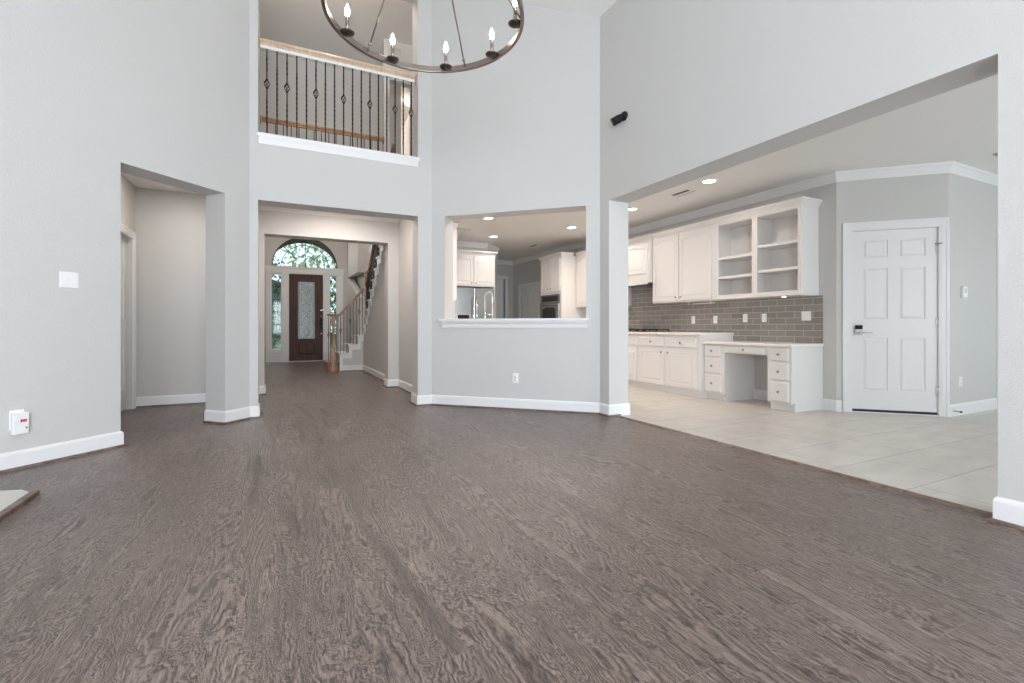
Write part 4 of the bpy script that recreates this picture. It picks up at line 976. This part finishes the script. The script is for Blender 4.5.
rail(rl, [(1.00, 11.20, 1.245), (1.26, 11.14, 1.245), (1.775, 11.10, 1.84)]); rl.lathe((1.10, 11.20, 1.225), [(.085, 0), (.09, .02), (.08, .045), (.001, .048)], (0, 0, 1), 20)
obj('handrail', rl, OAKRAIL, ST)
rl = MB(); rail(rl, [(1.80, 10.98, 1.98), (1.80, 8.20, 1.98 + 2.78 * .76)]); obj('handrail', rl, OAKRAIL, ST)
def iron_bar(q, x, y, z0, z1, r, basket=None, twist=None, n_=10):
    # square bar; twisted in the given ranges; optional basket
    def bar(za, zb, tw):
        k = max(1, int((zb - za) / .02)) if tw else 1; rings = []
        for i in range(k + 1):
            z = za + (zb - za) * i / k; an = PI / 4 + (i * .55 if tw else 0)
            rings.append([q.bm.verts.new((x + r * 1.41 * math.cos(an + PI / 2 * j), y + r * 1.41 * math.sin(an + PI / 2 * j), z)) for j in range(4)])
        for a, b in zip(rings, rings[1:]):
            for j in range(4): q.bm.faces.new((a[j], a[(j + 1) % 4], b[(j + 1) % 4], b[j]))
        q.bm.faces.new(rings[0][::-1]); q.bm.faces.new(rings[-1])
    cuts = [z0]; spans = []
    if basket:
        bz, bh, br = basket
        spans = [(z0, bz - bh, None), (bz + bh, z1, None)]
        for j in range(5):
            pts_ = []
            for i in range(9):
                tt = i / 8; an = 2 * PI * j / 5 + tt * PI * .9; rr = r * .4 + br * math.sin(PI * tt)
                pts_.append((x + rr * math.cos(an), y + rr * math.sin(an), bz - bh + 2 * bh * tt))
            q.tube(pts_, r * .62, 5)
        q.lathe((x, y, bz - bh - .012), [(r * 1.2, 0), (r * 2, .006), (r * 1.9, .014), (r * 1.1, .02)], (0, 0, 1), 8); q.lathe((x, y, bz + bh - .008), [(r * 1.1, 0), (r * 1.9, .006), (r * 2, .014), (r * 1.2, .02)], (0, 0, 1), 8)
    else: spans = [(z0, z1, None)]
    for za, zb, _ in spans:
        if twist and zb - za > .2:
            c1_, c2_ = za + (zb - za) * .25, za + (zb - za) * .8
            bar(za, c1_, False); bar(c1_, c2_, True); bar(c2_, zb, False)
        else: bar(za, zb, False)
    return q
for k in range(8):
    x = 1.275 + .066 * k; zb = .40 if x < 1.45 else (.59 if x < 1.644 else .79); zt = 1.235 + (x - 1.26) * 1.155
    q = MB(); iron_bar(q, x, 11.13, zb, zt - .02, .0065, basket=((zb + zt) / 2 + .07, .05, .022) if k % 3 == 0 else None); obj('baluster', q, IRONB, ST)
for x, y in ((1.03, 11.22), (1.07, 11.15), (1.19, 11.16), (1.225, 11.20)):
    q = MB(); iron_bar(q, x, y, .205, 1.23, .0065, basket=(.80, .05, .02) if x < 1.05 else None); obj('baluster', q, IRONB, ST)
for k in range(24):
    y = 10.93 - .11 * k; kk = int((SY - y) / .25); zb = .98 + .19 * kk; zt = 1.98 + (10.98 - y) * .76
    if kk > 11: break
    q = MB(); iron_bar(q, 1.80, y, zb, zt - .02, .0075, basket=((zb + zt) / 2, .05, .024) if k % 3 == 0 else None); obj('baluster', q, IRON, ST)
plate(Fr((1.75, 0, 0), (0, 1, 0), (-1, 0, 0)), 8.62, .42, 0, .07, .115, 'small white outlet low on the wall beneath the stairs', 'outlet')

# ------------------------------------------------------------------ loft railings
LR = thing('loft_railing', 'loft railing with light oak handrail and black twisted iron balusters', 'railing', (.7, 6.0, 3.112))
ry = 6.0
def hrail(xa, xb, y, zc, m, parent, w_=.032, h_=.034):
    q = MB(); sec = [(-w_ * .6, -h_), (w_ * .6, -h_), (w_ * .6, -h_ * .3), (w_, 0), (w_ * .95, h_ * .5), (w_ * .5, h_), (-w_ * .5, h_), (-w_ * .95, h_ * .5), (-w_, 0), (-w_ * .6, -h_ * .3)]
    q.hull([Vector((xa, y + i, zc + j)) for i, j in sec], [Vector((xb, y + i, zc + j)) for i, j in sec])
    return obj('handrail', q, m, parent)
hrail(-.160, 1.574, ry, 4.160, LOFTRAIL, LR, .030, .036)
obj('rail_fillet', MB().plan([(-.160, ry - .016), (1.574, ry - .016), (1.574, ry + .016), (-.160, ry + .016)], 4.090, 4.124), TRIM, LR)
for xx, s in ((-.177, 1), (1.591, -1)): obj('rosette', MB().lathe((xx, ry, 4.150), [(.062, 0), (.060, .008), (.050, .016), (.001, .018)], (s, 0, 0), 18), wood('rosette_oak', (.40, .26, .16), (.5, .34, .22)), LR)
for k in range(17):
    x = -.094 + .1018 * k; bk = k in (0, 2, 5, 8, 11, 14, 16)
    q = MB(); iron_bar(q, x, ry, 3.10, 4.09, .0068, basket=(3.705, .045, .027) if bk else None, twist=True); obj('baluster', q, IRON, LR)
R2 = thing('stairwell_railing', 'brown oak railing behind the loft rail, along the stairwell edge', 'railing', (.7, 8.12, 3.07))
hrail(-.20, 1.612, 8.13, 4.12, OAKRAIL, R2)
for xx, s in ((-.219, 1), (1.612, -1)): obj('rosette', MB().lathe((xx, 8.13, 4.11), [(.07, 0), (.06, .014), (.001, .016)], (s, 0, 0), 14), OAKRAIL, R2)
for k in range(16):
    x = -.12 + .109 * k
    q = MB(); iron_bar(q, x, 8.13, 3.07, 4.09, .0065, basket=(3.72, .02, .03) if k == 4 else None, twist=True); obj('baluster', q, IRONB, R2)
t = thing('wall_register', 'square grey return register on the loft wall above the doorway', 'vent', (1.78, 8.095, 5.52))
WG = Fr((0, 8.10, 0), (1, 0, 0), (0, -1, 0))
obj('frame', MB().box(WG, 1.66, 1.69, 5.40, 5.70, .001, .012).box(WG, 1.89, 1.92, 5.40, 5.70, .001, .012).box(WG, 1.69, 1.89, 5.40, 5.43, .001, .012).box(WG, 1.69, 1.89, 5.67, 5.70, .001, .012), PAINT, t)
q = MB()
for k in range(9): q.box(WG, 1.69, 1.89, 5.438 + .026 * k, 5.452 + .026 * k, .001, .008)
obj('louvre', q, PAINT, t)
def flush_lamp(x, y, z, label, power):
    t = thing('flush_ceiling_lamp', label, 'ceiling light', (x, y, z))
    obj('base', MB().lathe((x, y, z), [(.10, 0), (.10, -.02), (.08, -.025)], (0, 0, 1), 18), NICKEL, t)
    obj('lamp_shade', MB().lathe((x, y, z - .025), [(.12, 0), (.12, -.03), (.09, -.07), (.001, -.085)], (0, 0, 1), 20), emis('glowing_shade', (1, .85, .65), 4.0), t)
    l = bpy.data.lights.new('flush_glow', 'POINT'); l.energy = power; l.color = WARM; l.shadow_soft_size = .1
    o = bpy.data.objects.new('flush_glow', l); C.objects.link(o); o.location = (x, y, z - .22)
flush_lamp(2.54, 10.05, 5.80, 'glowing flush ceiling lamp seen above the stairs through the loft railing', 2.5)
flush_lamp(.75, 11.2, 5.80, 'added unseen flush lamp high in the entry foyer', 135)  # lamp added out of view to light the foyer
flush_lamp(.7, 6.5, 5.80, 'added unseen flush lamp over the loft walkway', 38)  # added fixture, kept above the frame, brightens the loft walls

# ------------------------------------------------------------------ chandelier
cx_, cyy, cz = .822, 2.855, 2.862
CH = thing('ring_chandelier', 'large brushed bronze ring chandelier with lit candle bulbs', 'chandelier', (cx_, cyy, cz))
q = MB(); n = 96; sec = [(.578, 0), (.600, 0), (.600, .042), (.578, .042)]
rings = [[q.bm.verts.new((cx_ + r_ * math.cos(2 * PI * k / n), cyy + r_ * math.sin(2 * PI * k / n), cz + z_)) for r_, z_ in sec] for k in range(n)]
for k in range(n):
    a, b = rings[k], rings[(k + 1) % n]
    for j in range(4): q.bm.faces.new((a[j], a[(j + 1) % 4], b[(j + 1) % 4], b[j]))
ring = obj('ring', q, BRONZE, CH, bevel=.003)
hz_ = 3.78
for k in range(5):
    an = math.radians(117 - 72 * k); P0 = Vector((cx_ + .55 * math.cos(an), cyy + .55 * math.sin(an), cz + .055)); P1 = Vector((cx_ + .03 * math.cos(an), cyy + .03 * math.sin(an), hz_))
    obj('rod', MB().tube([P0, P1], .005, 8), BRONZE, CH)
    pr_ = Vector((cx_ + .577 * math.cos(an), cyy + .577 * math.sin(an), cz + .018))
    obj('rod_hook', MB().tube([pr_, (pr_ + P0) / 2 + Vector((0, 0, .004)), P0], .007, 8).lathe(P0 - Vector((0, 0, .012)), [(.004, 0), (.012, .006), (.012, .016), (.004, .024)], (0, 0, 1), 10), BRONZE, CH)
for k in range(9):
    an = math.radians(139 - 40 * k); ux, uy = math.cos(an), math.sin(an); r_ = .548; X, Y = cx_ + r_ * ux, cyy + r_ * uy; z0 = cz + .010
    obj('candle_arm', MB().tube([(cx_ + .58 * ux, cyy + .58 * uy, cz + .020), (X, Y, cz + .014)], .006, 8), DBRONZE, CH)
    obj('bobeche', MB().lathe((X, Y, z0 - .006), [(.004, .0), (.018, .002), (.042, .011), (.045, .017), (.041, .017), (.030, .012), (.001, .008)], (0, 0, 1), 24), DBRONZE, CH)
    cd = obj('candle_sleeve', MB().lathe((X, Y, z0 + .002), [(.0115, 0), (.0115, .108), (.001, .108)], (0, 0, 1), 14), BRONZE, CH)
    obj('candle_bulb', MB().lathe((X, Y, z0 + .111), [(.008, 0), (.013, .012), (.0165, .030), (.013, .052), (.006, .070), (.0015, .082)], (0, 0, 1), 14), CANDLE, cd)
obj('hub', MB().lathe((cx_, cyy, hz_ - .03), [(.01, -.02), (.045, 0), (.045, .04), (.012, .06)], (0, 0, 1), 18), BRONZE, CH)
obj('stem', MB().tube([(cx_, cyy, hz_), (cx_, cyy, 5.56)], .008, 8), BRONZE, CH)
obj('canopy', MB().lathe((cx_, cyy, 5.60), [(.07, -.001), (.065, -.02), (.02, -.05), (.001, -.052)], (0, 0, 1), 20), BRONZE, CH)
